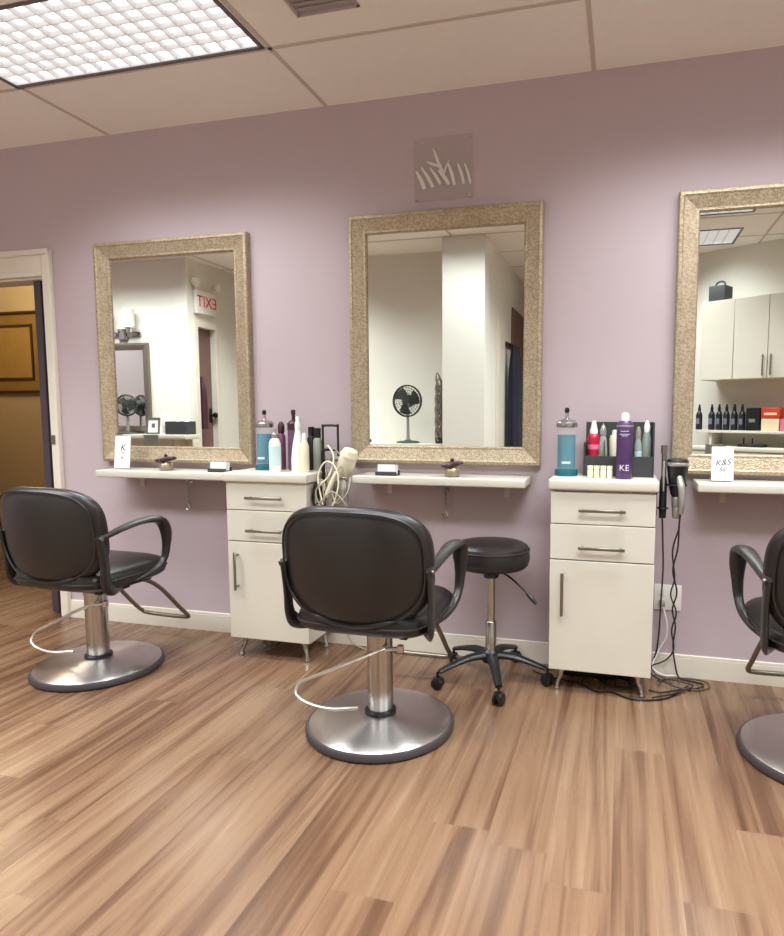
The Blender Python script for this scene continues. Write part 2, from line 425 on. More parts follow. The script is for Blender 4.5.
# ------------------------------------------------------------------ light fixtures
def emis(name, strength, col):
    m = bpy.data.materials.new(name); m.use_nodes = True; nt = m.node_tree; nt.nodes.clear()
    e = nt.nodes.new('ShaderNodeEmission'); e.inputs[0].default_value = col; e.inputs[1].default_value = strength
    o = nt.nodes.new('ShaderNodeOutputMaterial'); nt.links.new(e.outputs[0], o.inputs[0]); return m
LAMP_COL = (.91, .97, 1.0)
M['louver'] = mat('white_louver', (238, 236, 236), .35)
M['fixfr'] = mat('fixture_rim', (104, 96, 98), .5)
FIX_POWER = 40
SPREAD = 126
GLOW = emis('panel_glow', 1.9, (.97, .98, 1, 1))
def fixture(x0, x1, y0, y1, label, power=1., nx=16, ny=7):
    w, h = x1 - x0, y1 - y0
    t = thing('ceiling_light', label, 'ceiling light', ((x0 + x1) / 2, (y0 + y1) / 2, H), group='recessed louvred ceiling lights')
    a, b = w / 2, h / 2
    bm = B()   # rim + housing walls
    for (p, q, r, s) in ((-a, a, -b, -b + .012), (-a, a, b - .012, b), (-a, -a + .012, -b, b), (a - .012, a, -b, b)):
        box(bm, p, q, r, s, .0, .05)
    box(bm, -a, a, -b, b, .05, .055)
    obj('housing', bm, 'louver', t, smooth=False)
    bm = B()
    for (p, q, r, s) in ((-a - .006, a + .006, -b - .006, -b + .010), (-a - .006, a + .006, b - .010, b + .006), (-a - .006, -a + .010, -b, b), (a - .010, a + .006, -b, b)):
        box(bm, p, q, r, s, -.005, -.0005)
    obj('rim', bm, 'fixfr', t, smooth=False)
    bm = B()   # parabolic louvre: blades that thicken upwards
    ia, ib = a - .012, b - .012
    def blade(p0, p1, along_x):
        t2 = bmesh.new()
        z0, z1 = .002, .020; w0, w1 = .0016, .006
        prof = ((-w0, z0), (w0, z0), (w1, z1), (-w1, z1))
        vs = []
        for e in (p0, p1):
            for (o, z) in prof:
                vs.append(t2.verts.new((e[0], e[1] + o, z) if along_x else (e[0] + o, e[1], z)))
        for f in ((0, 1, 5, 4), (1, 2, 6, 5), (2, 3, 7, 6), (3, 0, 4, 7), (0, 3, 2, 1), (4, 5, 6, 7)):
            t2.faces.new([vs[i] for i in f])
        bmesh.ops.recalc_face_normals(t2, faces=t2.faces[:]); join(bm, t2)
    for i in range(1, nx): x = -ia + 2 * ia * i / nx; blade((x, -ib), (x, ib), False)
    for j in range(1, ny): y = -ib + 2 * ib * j / ny; blade((-ia, y), (ia, y), True)
    obj('louver', bm, 'louver', t, smooth=False)
    ld = bpy.data.lights.new('lamp', 'AREA'); ld.shape = 'RECTANGLE'; ld.size = 2 * ia - .01; ld.size_y = 2 * ib - .01
    ld.energy = FIX_POWER * power; ld.color = LAMP_COL
    ld.spread = math.radians(SPREAD)
    lo = bpy.data.objects.new('lamp', ld); C.objects.link(lo); lo.parent = t; lo.location = (0, 0, -.001)
    bm = B(); box(bm, -ia, ia, -ib, ib, .024, .028); part_label(obj('light_panel', bm, GLOW, t, smooth=False), 'glowing white panel')
    return t
fixture(*FX['F1'], 'louvred ceiling light above the left styling chair, cut by the top left corner', .56)
fixture(*FX['F2'], 'louvred ceiling light near the mauve wall above the right styling station', .68)
fixture(*FX['R1'], 'louvred ceiling light mid room, upper bright strip reflected in the right mirror', .75)
fixture(*FX['R1b'], 'louvred ceiling light mid room, behind the left chair', 1.1)
fixture(*FX['R1d'], 'louvred ceiling light mid room, behind the middle chair', .45)
fixture(*FX['R1c'], 'louvred ceiling light mid room nearest the sconce wall', .8)
fixture(*FX['R2'], 'louvred ceiling light by the wall cupboards, lower bright patch reflected in the right mirror', .5)
fixture(*FX['F3'], 'louvred ceiling light mid room at the far right end', .9)
# ceiling vent
x0, x1, y0, y1 = VENT
t = thing('ceiling_vent', 'small square grey air vent in the ceiling right of the light', 'vent', ((x0 + x1) / 2, (y0 + y1) / 2, H))
bm = B(); a, b = (x1 - x0) / 2, (y1 - y0) / 2
box(bm, -a, a, -b, b, .006, .01)
for (p, q, r, s) in ((-a, a, -b, -b + .012), (-a, a, b - .012, b), (-a, -a + .012, -b, b), (a - .012, a, -b, b)): box(bm, p, q, r, s, -.004, .02)
obj('frame', bm, 'vent', t, smooth=False)
bm = B()
for i in range(7):
    y = -b + .03 + i * (2 * b - .06) / 6
    box(bm, -a + .012, a - .012, -.011, .011, -.0012, .0012, mx=Matrix.Translation((0, y, .003)) @ Matrix.Rotation(.25, 4, 'X'))
obj('louvre', bm, 'vent', t, smooth=False)

# unseen warm light, added to brighten the tan wall of the next room
t = thing('added_room_light', 'added warm light, out of view, brightening the tan room beyond the doorway', 'added light', (-4.6, .75, H))
bm = B(); lathe(bm, [(.17, 0), (.17, -.015), (.15, -.05), (.09, -.085), (0, -.1)], n=32)
obj('added_glow_dome', bm, emis('added_warm_glow', 2.0, (1, .72, .38, 1)), t)
ld = bpy.data.lights.new('added_fill_light', 'POINT'); ld.energy = 27; ld.color = (1, .82, .56); ld.shadow_soft_size = .1
lo = bpy.data.objects.new('added_fill_light', ld); C.objects.link(lo); lo.parent = t; lo.location = (0, 0, -.2)

# ------------------------------------------------------------------ wall mirrors
def frame_mesh(bm, x0, x1, z0, z1, prof):
    """mitred frame on y=0 plane, prof = [(inset, depth)]"""
    t = bmesh.new(); loops = []
    for ins, dp in prof:
        loops.append([t.verts.new((x, -dp, z)) for x, z in ((x0 + ins, z0 + ins), (x1 - ins, z0 + ins), (x1 - ins, z1 - ins), (x0 + ins, z1 - ins))])
    for a, b in zip(loops, loops[1:]):
        for i in range(4):
            j = (i + 1) % 4; t.faces.new((a[i], a[j], b[j], b[i]))
    for i in range(4):
        j = (i + 1) % 4; t.faces.new((loops[-1][i], loops[-1][j], loops[0][j], loops[0][i]))
    bmesh.ops.recalc_face_normals(t, faces=t.faces[:]); join(bm, t)
PROF = [(0, 0), (0, .034), (.004, .04), (.016, .042), (.022, .038), (.07, .024), (.078, .024), (.084, .018), (.084, 0)]
def wall_mirror(name, w, h, label, x, z, y=0, rz=0, prof=PROF, fm='leaf', grp='large champagne framed wall mirrors', ins=.084):
    t = thing(name, label, 'mirror', (x, y, z), rz, grp)
    bm = B(); frame_mesh(bm, -w / 2, w / 2, 0, h, prof); obj('frame', bm, fm, t, smooth=False)
    bm = B(); box(bm, -w / 2 + ins - .004, w / 2 - ins + .004, -.012, -.004, ins - .004, h - ins + .004); obj('mirror_glass', bm, 'mirror', t, smooth=False)
    return t
wall_mirror('wall_mirror', .905, 1.138, 'champagne crackle framed mirror above the left shelf, reflecting the exit sign', -2.248, .893)
wall_mirror('wall_mirror', .907, 1.146, 'champagne crackle framed mirror in the middle, reflecting the round fan', -.805, .914)
wall_mirror('wall_mirror', .907, 1.155, 'champagne crackle framed mirror at right, reflecting cupboards and dark bottles', .654, .895)

# ------------------------------------------------------------------ shelves under the mirrors
def wall_shelf(x0, x1, label, ztop=.866, dep=.205):
    t = thing('wall_shelf', label, 'shelf', ((x0 + x1) / 2, 0, ztop), group='white shelves under the mirrors')
    w = (x1 - x0) / 2
    bm = B(); box(bm, -w, w, -dep, -.001, -.036, 0, .005, 3); obj('board', bm, 'lam', t)
    for s in (-1, 1):
        bm = B(); box(bm, s * w * .72 - .012, s * w * .72 + .012, -.15, -.001, -.042, -.036); box(bm, s * w * .72 - .012, s * w * .72 + .012, -.008, -.001, -.10, -.036)
        obj('bracket', bm, 'lam', t, smooth=False)
    return t
wall_shelf(-2.595, -1.782, 'white wall shelf under the left mirror, running up to the cabinet', .862)
wall_shelf(-1.185, -.395, 'white wall shelf under the middle mirror with card holder and jar', .868)
wall_shelf(.292, 1.16, 'white wall shelf under the right mirror, cut by the picture edge', .874)

def wall_hook(x, ztop, zb, label):
    t = thing('wall_hook', label, 'hook', (x, 0, ztop), group='hanging hooks below the shelves')
    bm = B(); box(bm, -.012, .012, -.008, 0, -.03, 0, .002, 1); cyl(bm, (0, -.008, -.015), (0, -.03, -.015), .004); obj('plate', bm, 'chrome', t)
    bm = B(); L_ = ztop - zb
    n = 7
    for i in range(n):
        z = -.022 - (L_ - .06) * i / n; r = (L_ - .05) / n * .62
        pts = [(0 + (r * .5 * math.cos(a) if i % 2 else 0), -.03 + (0 if i % 2 else r * .5 * math.cos(a)), z - r * .6 + r * math.sin(a)) for a in [2 * PI * q / 10 for q in range(10)]]
        sweep(bm, pts, .0018, k=2, n=6, closed=True)
    obj('chain', bm, 'chrome', t)
    bm = B(); z = -(L_ - .045)
    sweep(bm, [(0, -.03, z + .012), (0, -.03, z - .012), (.012, -.032, z - .034), (0, -.034, z - .046), (-.013, -.034, z - .034)], .003, n=8)
    lathe(bm, [(0, -.006), (.006, 0), (0, .006)], cx=-.013, cy=-.034, cz=z - .03, n=10)
    obj('hook', bm, 'chrome', t)
wall_hook(-2.18, .815, .645, 'small chrome chain hook hanging below the left shelf')
wall_hook(-.79, .815, .665, 'small chrome chain hook hanging below the middle shelf')

# ------------------------------------------------------------------ cabinets
def styling_cabinet(x0, x1, label, ztop=.888):
    cx = (x0 + x1) / 2; w = (x1 - x0) / 2; F = -.29
    t = thing('styling_cabinet', label, 'cabinet', (cx, 0, 0), group='white styling cabinets')
    bm = B(); box(bm, -w + .002, w - .002, F, -.02, .094, ztop - .044, .002, 1); obj('body', bm, 'lam', t)
    bm = B(); box(bm, -w - .01, w + .01, F - .032, -.02, ztop - .044, ztop, .008, 3); obj('worktop', bm, 'lam', t)
    def handle(parent, a, b):
        bm = B(); a, b = Vector(a), Vector(b); d = (b - a).normalized()
        box_ = .006
        if abs(d.x) > .5:
            box(bm, a.x, b.x, a.y - .008, a.y, a.z - .006, a.z + .006, .0015, 1)
            for x in (a.x + .012, b.x - .02): box(bm, x, x + .008, a.y, F - .018, a.z - .004, a.z + .004)
        else:
            box(bm, a.x - .006, a.x + .006, a.y - .008, a.y, b.z, a.z, .0015, 1)
            for z in (b.z + .012, a.z - .02): box(bm, a.x - .004, a.x + .004, a.y, F - .018, z, z + .008)
        obj('handle', bm, 'nickel', parent)
    yh = F - .044
    for z0, z1, zh in ((.708, .836, .766), (.562, .704, .615)):
        bm = B(); box(bm, -w, w, F - .018, F - .001, z0, z1, .0015, 1); dr = obj('drawer', bm, 'lam', t)
        handle(dr, (-w + .113, yh, zh), (w - .113, yh, zh))
    bm = B(); box(bm, -w, w, F - .018, F - .001, .098, .557, .0015, 1); dr = obj('door', bm, 'lam', t)
    handle(dr, (-w + .052, yh, .512), (-w + .052, yh, .333))
    for sx in (-1, 1):
        for yy in (F + .03, -.06):
            bm = B(); X = sx * (w - .05)
            sweep(bm, [(X, yy, .093), (X + sx * .004, yy, .06), (X + sx * .014, yy - .006, .03), (X + sx * .018, yy - .01, .012)], [.014, .011, .008, .009], n=10)
            lathe(bm, [(.02, 0), (.02, .008), (.012, .012)], cx=X, cy=yy, cz=.081, n=16)
            lathe(bm, [(.013, 0), (.014, .006), (.01, .014), (0, .016)], cx=X + sx * .018, cy=yy - .01, cz=0, n=16)
            obj('foot', bm, 'chrome', t)
    return t
styling_cabinet(-.274, .132, 'cream drawer cabinet at right with blue jar, red bottle and purple can on top')
styling_cabinet(-1.768, -1.360, 'cream drawer cabinet behind the middle chair, joined to the left shelf', .880)

# ------------------------------------------------------------------ styling chairs
def styling_chair(label, loc, rz, LS=1):
    t = thing('styling_chair', label, 'salon chair', loc, rz, 'black hydraulic styling chairs')
    bm = B(); lathe(bm, [(.20, 0), (.262, 0), (.271, .006), (.273, .016), (.267, .028), (.258, .031), (.2, .031)], n=72)
    part_label(obj('base_rim', bm, 'rubber', t), 'dark rubber rim')
    bm = B(); lathe(bm, [(.260, .030), (.251, .037), (.20, .043), (.14, .048), (.09, .053), (.07, .056), (.0, .056)], n=96)
    part_label(obj('base_plate', bm, 'steel', t), 'brushed steel dome base')
    bm = B(); lathe(bm, [(.055, .054), (.058, .057), (.058, .068), (.053, .072)], n=40); obj('collar', bm, 'blackpl', t)
    bm = B(); lathe(bm, [(.047, .072), (.047, .345), (.051, .347), (.051, .360), (.058, .363), (.058, .382)], n=40)
    part_label(obj('pump_column', bm, 'chrome', t), 'chrome hydraulic column')
    bm = B(); lathe(bm, [(.055, .372), (.085, .385), (.1, .395)], n=30); box(bm, -.13, .13, -.12, .12, .384, .402, .004, 1)
    box(bm, -.17, .17, -.03, .03, .380, .402, .003, 1); box(bm, -.15, -.12, -.12, .18, .380, .402, .003, 1); box(bm, .12, .15, -.12, .18, .380, .402, .003, 1)
    obj('seat_bracket', bm, 'blackmt', t)
    # foot pump lever: a loop of tube
    bm = B()
    sweep(bm, [(a_ * LS, b_, c_) for a_, b_, c_ in ((.045, -.03, .318), (-.06, -.06, .272), (-.14, -.06, .232), (-.23, -.06, .188), (-.29, -.06, .158), (-.305, -.07, .135), (-.295, -.085, .115), (-.24, -.10, .098), (-.15, -.105, .092), (-.05, -.085, .10))], .0065, n=8)
    cyl(bm, (.04, -.045, .312), (.09, -.04, .318), .007); lathe(bm, [(.012, -.012), (.014, 0), (.012, .012)], cx=.095, cy=-.04, cz=.318, n=12)
    part_label(obj('pump_lever', bm, 'wirech', t), 'bent chrome foot pump lever')
    # footrest
    bm = B(); fr = [(-.13, .02, .395), (-.135, .14, .385), (-.14, .24, .32), (-.145, .36, .19), (-.145, .415, .135), (-.12, .43, .118), (0, .432, .115), (.12, .43, .118), (.145, .415, .135), (.145, .36, .19), (.14, .24, .32), (.135, .14, .385), (.13, .02, .395)]
    sweep(bm, fr, .010, n=10)
    part_label(obj('footrest', bm, 'nickel', t), 'tubular metal footrest')
    # seat
    bm = B(); pillow(bm, superell(.485, .49, 4.6), .115, ax='z', p=3.0, warp=lambda x, y, z: (x, y, z + .452 + .012 * max(0, -y - .05) * 6 * .4 - .05 * (abs(x) / .25) ** 4 * .15))
    seat = obj('seat', bm, 'leather', t)
    pts = [(x * 1.002, y * 1.002, .452) for x, y in superell(.485, .49, 4.6)]
    bm = B(); sweep(bm, pts, .0045, k=1, n=6, closed=True, raw=True); obj('piping', bm, 'leather2', seat)
    # backrest: gently wrapped cushion, convex bottom
    lean = .10
    outl = []
    for u, v in superell(.54, .374, 3.6, 80):
        if v < 0: v *= 1 + .16 * (1 - (u / .2625) ** 2); u *= 1 - .10 * (-v / .2) ** 2
        else: v *= 1 + .05 * (1 - (u / .2625) ** 2)
        outl.append((u, v))
    def wp(x, y, z): return (x, y - .235 + .75 * x * x - lean * z, z + .657)
    bm = B(); pillow(bm, outl, .10, warp=wp, rings=10, p=2.6); back = obj('backrest', bm, 'leather', t)
    ol2 = [(u * .93, v * .925) for u, v in outl]
    bm = B(); sweep(bm, [wp(u, -.0385, v) for u, v in ol2], .004, k=1, n=6, closed=True, raw=True); obj('piping', bm, 'leather', back)
    # arms: loop of flat urethane + rear bracket
    for s in (-1, 1):
        X = s * .268
        bm = B()
        P = [(s * .262, -.222, .642), (s * .265, -.17, .655), (s * .266, -.09, .673), (s * .266, .0, .685), (s * .265, .085, .682), (s * .263, .132, .662), (s * .262, .156, .615), (s * .260, .158, .555), (s * .257, .145, .495), (s * .252, .10, .455), (s * .24, .03, .432), (s * .21, -.05, .415)]
        sweep(bm, P, [.012, .015, .022, .029, .033, .033, .029, .021, .017, .016, .014, .012], [.012, .012, .012, .013, .016, .02, .021, .016, .014, .013, .012, .010], n=14, side=(1, 0, 0))
        arm = obj('armrest', bm, 'armblk', t)
        bm = B()
        sweep(bm, [(s * .260, -.218, .655), (s * .261, -.200, .60), (s * .260, -.190, .53), (s * .258, -.188, .475), (s * .252, -.170, .435), (s * .23, -.12, .41), (s * .18, -.04, .398)], [.010, .010, .010, .010, .011, .012, .012], [.016, .022, .024, .026, .028, .022, .014], n=14, side=(1, 0, 0))
        obj('back_bracket', bm, 'armblk', t)
        bm = B(); cyl(bm, (s * .248, -.212, .647), (s * .277, -.212, .647), .008); obj('bolt', bm, 'nickel', arm)
    return t
styling_chair('black salon chair nearest the doorway, at the left edge of the picture', (-2.27, -.58, 0), math.radians(-3))
styling_chair('black salon chair in the middle, seen from behind, beside the rolling stool', (-.838, -.768, 0), math.radians(-1.5))
styling_chair('black salon chair cut off by the right edge of the picture', (.68, -.60, 0), math.radians(4), -1)

# ------------------------------------------------------------------ rolling stool
t = thing('rolling_stool', 'round black rolling stool on a five star caster base', 'stool', (-.528, -.255, 0))
bm = B(); lathe(bm, [(0, .498), (.10, .498), (.145, .502), (.158, .514), (.164, .54), (.162, .575), (.156, .592), (.14, .602), (.10, .609), (0, .612)], n=56); s_ = obj('seat', bm, 'leather', t)
bm = B(); sweep(bm, [(.1615 * math.cos(a), .1615 * math.sin(a), .578) for a in [2 * PI * i / 56 for i in range(56)]], .0035, k=1, n=6, closed=True, raw=True); obj('piping', bm, 'leather2', s_)
bm = B(); lathe(bm, [(.1, .508), (.095, .497), (.05, .49), (.036, .47), (.032, .455)], n=32); box(bm, -.07, .07, -.05, .05, .487, .5, .003, 1); obj('seat_plate', bm, 'blackpl', t)
bm = B(); lathe(bm, [(.018, .22), (.018, .47)], n=24); lathe(bm, [(.024, .12), (.024, .26), (.021, .264), (.014, .264)], n=24); part_label(obj('gas_post', bm, 'chrome', t), 'chrome gas lift post')
bm = B(); sweep(bm, [(.03, -.01, .487), (.08, -.03, .470), (.14, -.055, .432), (.185, -.075, .395)], .0045, n=8); sweep(bm, [(.165, -.066, .412), (.185, -.075, .395), (.205, -.083, .376)], [.008, .010, .007], n=10); obj('height_lever', bm, 'blackpl', t)
hub = B(); lathe(hub, [(.036, .085), (.04, .095), (.038, .13), (.026, .142)], n=30)
hb = obj('hub', hub, 'blackpl', t)
for i in range(5):
    a = math.radians(217 + 72 * i)
    c, s = math.cos(a), math.sin(a)
    bm = B()
    sweep(bm, [(.02 * c, .02 * s, .115), (.10 * c, .10 * s, .112), (.18 * c, .18 * s, .092), (.238 * c, .238 * s, .072)], [.024, .022, .018, .015], [.018, .015, .011, .010], n=12, side=(-s, c, 0))
    leg = obj('star_leg', bm, 'blackpl', t)
    bm = B(); wx, wy = .245 * c, .245 * s
    cyl(bm, (wx, wy, .045), (wx, wy, .074), .006)
    ca, sa = math.cos(a + .9), math.sin(a + .9)
    for o in (-.013, .013):
        q = Matrix.Translation((wx + o * ca, wy + o * sa, .026)) @ Vector((ca, sa, 0)).to_track_quat('Z', 'Y').to_matrix().to_4x4()
        lathe(bm, [(.0, -.008), (.018, -.008), (.0255, -.004), (.0255, .004), (.018, .008), (0, .008)], n=24, mx=q)
    box(bm, -.011, .011, -.02, .02, .026, .05, .004, 2, mx=Matrix.Translation((wx, wy, 0)) @ Matrix.Rotation(a + .9, 4, 'Z'))
    obj('caster', bm, 'blackpl', leg)

# ------------------------------------------------------------------ small goods
def bottle(name, label, cat, x, y, z, prof, m, cap=None, capm='white', group=None, n=28, lab=None):
    t = thing(name, label, cat, (x, y, z), group=group)
    bm = B(); lathe(bm, prof, n=n); b = obj('body', bm, m, t)
    if cap:
        bm = B(); lathe(bm, cap, n=n); obj('cap', bm, capm, t)
    if lab:
        r, z0, z1, lm = lab; bm = B(); lathe(bm, [(r, z0), (r + .0006, z0), (r + .0006, z1), (r, z1)], n=n); obj('label_band', bm, lm, t)
    return t
ZR, ZL = .888, .880
def disinfectant_jar(label, x, y, z):
    t = thing('disinfectant_jar', label, 'jar', (x, y, z), group='blue disinfectant jars')
    bm = B(); lathe(bm, [(0, 0), (.045, 0), (.047, .004), (.047, .03), (.041, .036), (.041, .205), (.038, .205), (.038, .03), (.0, .03)], n=36); obj('glass_body', bm, 'glass', t)
    bm = B(); lathe(bm, [(0, .031), (.0372, .031), (.0372, .172), (0, .172)], n=36); part_label(obj('liquid', bm, 'liq', t), 'teal blue liquid')
    bm = B(); lathe(bm, [(.0475, .0), (.0485, .002), (.0485, .024), (.0475, .026)], n=36); part_label(obj('base_ring', bm, mat('teal_base', (22, 96, 112), .3), t), 'dark teal base')
    bm = B(); lathe(bm, [(.043, .203), (.044, .206), (.044, .222), (.036, .232), (.014, .238), (.007, .244), (.007, .262), (0, .262)], n=36); lid = part_label(obj('lid', bm, 'lidgrey', t), 'steel lid')
    bm = B(); lathe(bm, [(0, .262), (.008, .264), (.011, .274), (.008, .284), (0, .287)], n=16); obj('knob', bm, 'blackpl', lid)
    bm = B(); box(bm, -.016, .02, -.0415, -.041, .052, .062); obj('label_band', bm, 'cyanlab', t)
disinfectant_jar('tall glass jar of teal liquid on the right cabinet', -.228, -.15, ZR)
disinfectant_jar('tall glass jar of teal liquid on the cabinet behind the middle chair', -1.66, -.14, ZL)

# black organiser on the right cabinet
t = thing('organizer_box', 'black open organiser box holding bottles on the right cabinet', 'organizer', (-.015, -.105, ZR))
bm = B(); w = .138
box(bm, -w, w, .052, .058, 0, .225, .001, 1); box(bm, -w, w, -.058, -.052, 0, .085, .001, 1); box(bm, -w, w, -.052, .052, 0, .006)
for s in (-1, 1): box(bm, s * w - .003, s * w + .003, -.058, .058, 0, .225 if s > 0 else .14, .001, 1)
obj('shell', bm, 'greyblk', t, smooth=False)
for dx in (-.058, .044):
    bm = B(); box(bm, dx, dx + .003, -.052, .052, .006, .15); obj('divider', bm, 'greyblk', t, smooth=False)
zi = ZR + .006
bottle('spray_bottle', 'pink red bottle with white cap in the black organiser', 'bottle', -.118, -.115, ZR + .006,
       [(0, 0), (.024, 0), (.026, .01), (.026, .15), (.022, .165), (.016, .17)], 'red', [(.017, .17), (.017, .185), (.012, .20), (.008, .225), (0, .226)], 'white', lab=(.0262, .105, .125, 'pink'))
bottle('spray_bottle', 'clear greenish bottle with silver cap beside the pink red bottle', 'bottle', -.079, -.125, ZR + .006,
       [(0, 0), (.012, 0), (.015, .006), (.0175, .04), (.0175, .12), (.013, .155), (.009, .165)], 'clearbt', [(.012, .165), (.013, .185), (.008, .20), (0, .215)], 'silver', lab=(.0177, .05, .11, 'olivecan'))
bottle('lotion_bottle', 'short white bottle behind the purple can', 'bottle', -.032, -.105, ZR + .006,
       [(0, 0), (.02, 0), (.022, .006), (.022, .15), (.017, .165), (0, .166)], 'offwh', [(.012, .166), (.012, .185), (0, .187)], 'white')
bottle('spray_bottle', 'small clear bottle with white cap right of the purple can', 'bottle', .063, -.12, ZR + .006,
       [(0, 0), (.014, 0), (.0155, .008), (.0155, .12), (.01, .15)], 'clearbt', [(.011, .15), (.011, .18), (.006, .2), (0, .202)], 'silver', lab=(.0157, .03, .10, 'cyanlab'))
bottle('spray_bottle', 'clear bottle with white nozzle at the right end of the black organiser', 'bottle', .097, -.11, ZR + .006,
       [(0, 0), (.017, 0), (.019, .008), (.019, .15), (.012, .178)], 'clearbt', [(.012, .178), (.013, .2), (.007, .22), (0, .228)], 'white', lab=(.0192, .03, .11, 'olivecan'))
# purple can in front
t = bottle('hairspray_can', 'tall purple spray can with white lettering on the right cabinet', 'spray can', .008, -.235, ZR,
       [(0, 0), (.030, 0), (.032, .004), (.032, .215), (.030, .222), (.022, .232)], 'purple', [(.017, .232), (.017, .25), (.013, .262), (0, .266)], 'white')
part_label(text('lettering', 'KE', .034, 'blackprint', t, Matrix.Translation((.001, -.0318, .045)) @ FACE_CAM @ Matrix.Rotation(0, 4, 'Z'), .0014), 'white KE letters')
bm = B()
for z, w in ((.19, .016), (.178, .02), (.172, .012)): box(bm, -w, w, -.0326, -.0318 + .004, z, z + .0022)
obj('small_print', bm, 'blackprint', t, smooth=False)
bm = B(); lathe(bm, [(.0325, .208), (.0328, .209), (.0328, .214), (.0325, .215)], n=28); obj('shoulder_band', bm, 'silver', t)
# cream jars in a row
for i, x in enumerate((-.124, -.099, -.073, -.048)):
    t = bottle('cream_jar', ['small cream jar at the left end of the row before the organiser', 'second small cream jar from the blue jar', 'third small cream jar from the blue jar', 'small cream jar beside the purple can'][i],
               'jar', x, -.235, ZR, [(0, 0), (.010, 0), (.0115, .003), (.0115, .032), (.009, .036)], 'offwh', [(.0118, .036), (.0118, .050), (0, .051)], 'offwh', group='small cream jars in a row', n=20)

# left cabinet goods
bottle('pump_bottle', 'white bottle with slim pump in front of the teal jar', 'bottle', -1.553, -.235, ZL,
       [(0, 0), (.024, 0), (.027, .006), (.027, .13), (.020, .15), (.012, .155)], 'white', [(.013, .155), (.014, .175), (.01, .18), (.01, .2), (0, .202)], 'silver', lab=(.0272, .03, .12, 'cyanlab'))
t = bottle('tall_bottle', 'tall plum coloured bottle with dark knob among the white bottles', 'bottle', -1.512, -.13, ZL,
       [(0, 0), (.026, 0), (.028, .006), (.028, .19), (.024, .205), (.014, .215)], 'plum', [(.028, .19), (.0285, .19), (.0285, .222), (.02, .232), (.008, .24), (.008, .262), (.011, .268), (.010, .286), (0, .288)], 'plumdk')
bottle('squeeze_bottle', 'dark plum small bottle squeezed between teal jar and plum bottle', 'bottle', -1.583, -.12, ZL,
       [(0, 0), (.018, 0), (.02, .006), (.02, .16), (.012, .175)], 'plum', [(.014, .175), (.016, .18), (.016, .215), (.006, .23), (0, .231)], 'plumdk')
bottle('spray_bottle', 'tall white trigger bottle right of the plum bottle', 'bottle', -1.452, -.20, ZL,
       [(0, 0), (.030, 0), (.033, .006), (.033, .06), (.026, .12), (.015, .18), (.012, .20)], 'white', [(.014, .2), (.014, .222), (.009, .236), (.009, .255), (0, .257)], 'white')
bottle('spray_bottle', 'cream spray bottle with white nozzle left of the black rack', 'bottle', -1.405, -.23, ZL,
       [(0, 0), (.019, 0), (.021, .006), (.021, .12), (.012, .145)], 'offwh', [(.011, .145), (.011, .168), (.006, .18), (0, .181)], 'white')
bottle('styling_bottle', 'dark bottle with black cap behind the cream spray bottle', 'bottle', -1.435, -.10, ZL,
       [(0, 0), (.018, 0), (.02, .005), (.02, .15), (.013, .165)], 'blackpl', [(.015, .165), (.015, .205), (0, .207)], 'blackpl')
bottle('styling_bottle', 'greenish grey bottle with black cap against the wall', 'bottle', -1.393, -.12, ZL,
       [(0, 0), (.019, 0), (.021, .005), (.021, .14), (.014, .155)], 'olivecan', [(.016, .155), (.016, .2), (0, .202)], 'blackpl')

# black wire rack at the side of the left cabinet with dryer, iron and cords
t = thing('tool_rack', 'black wire tool rack standing at the right side of the left cabinet', 'tool rack', (-1.32, -.13, .88))
bm = B()
sweep(bm, [(-.04, 0, .002), (-.04, 0, .2), (-.036, 0, .212), (.03, 0, .212), (.036, 0, .2), (.036, 0, -.01)], .0055, n=8, k=3)
sweep(bm, [(-.038, 0, .10), (.036, 0, .10)], .0055, n=8)
sweep(bm, [(-.012, -.06, .10), (-.012, -.06, -.16)], .009, n=8)
sweep(bm, [(-.012, 0, .10), (-.012, -.06, .10)], .0055, n=8)
sweep(bm, [(-.012, -.06, -.10), (-.036, -.06, -.10)], .0055, n=8)
obj('wire_frame', bm, 'blackmt', t)
bm = B(); box(bm, -.0395, -.034, -.09, -.03, -.13, -.07, .002, 1); obj('mounting_plate', bm, 'blackmt', t)
def hair_dryer(name, label, loc, tilt, rz, m1, m2, cordpts, cordm, s=1., m3='offwh'):
    t = thing(name, label, 'hair dryer', loc, 0, None)
    R = Matrix.Rotation(rz, 4, 'Z') @ Matrix.Rotation(tilt, 4, 'X')
    bm = B(); lathe(bm, [(0, .085), (.028, .083), (.037, .072), (.041, .05), (.040, .0), (.034, -.04), (.027, -.075), (.024, -.085), (.020, -.085), (.020, -.07), (0, -.07)], n=30, mx=R @ Matrix.Scale(s, 4)); b = obj('barrel', bm, m1, t)
    bm = B(); lathe(bm, [(.0, .09), (.02, .089), (.033, .084), (.041, .06), (.0425, .06), (.0425, .052), (.041, .052)], n=30, mx=R @ Matrix.Scale(s, 4)); obj('intake_grille', bm, m3, b)
    bm = B(); lathe(bm, [(.0255, -.070), (.027, -.075), (.025, -.11), (.020, -.135), (.017, -.135), (.017, -.09)], n=24, mx=R @ Matrix.Scale(s, 4)); obj('nozzle', bm, m2, t)
    bm = B(); P = [R @ Vector(p) * s for p in ((.0, .025, .02), (.0, .06, .01), (.0, .10, -.015), (.0, .145, -.03))]
    sweep(bm, P, [.017, .017, .015, .012], [.014, .013, .012, .011], n=12, side=R @ Vector((1, 0, 0)))
    obj('grip', bm, m2, t)
    if cordpts:
        bm = B(); sweep(bm, [P[-1]] + [Vector(p) - Vector(loc) for p in cordpts], .0035, n=6); part_label(obj('power_cord', bm, cordm, t), 'long trailing cord')
    return t
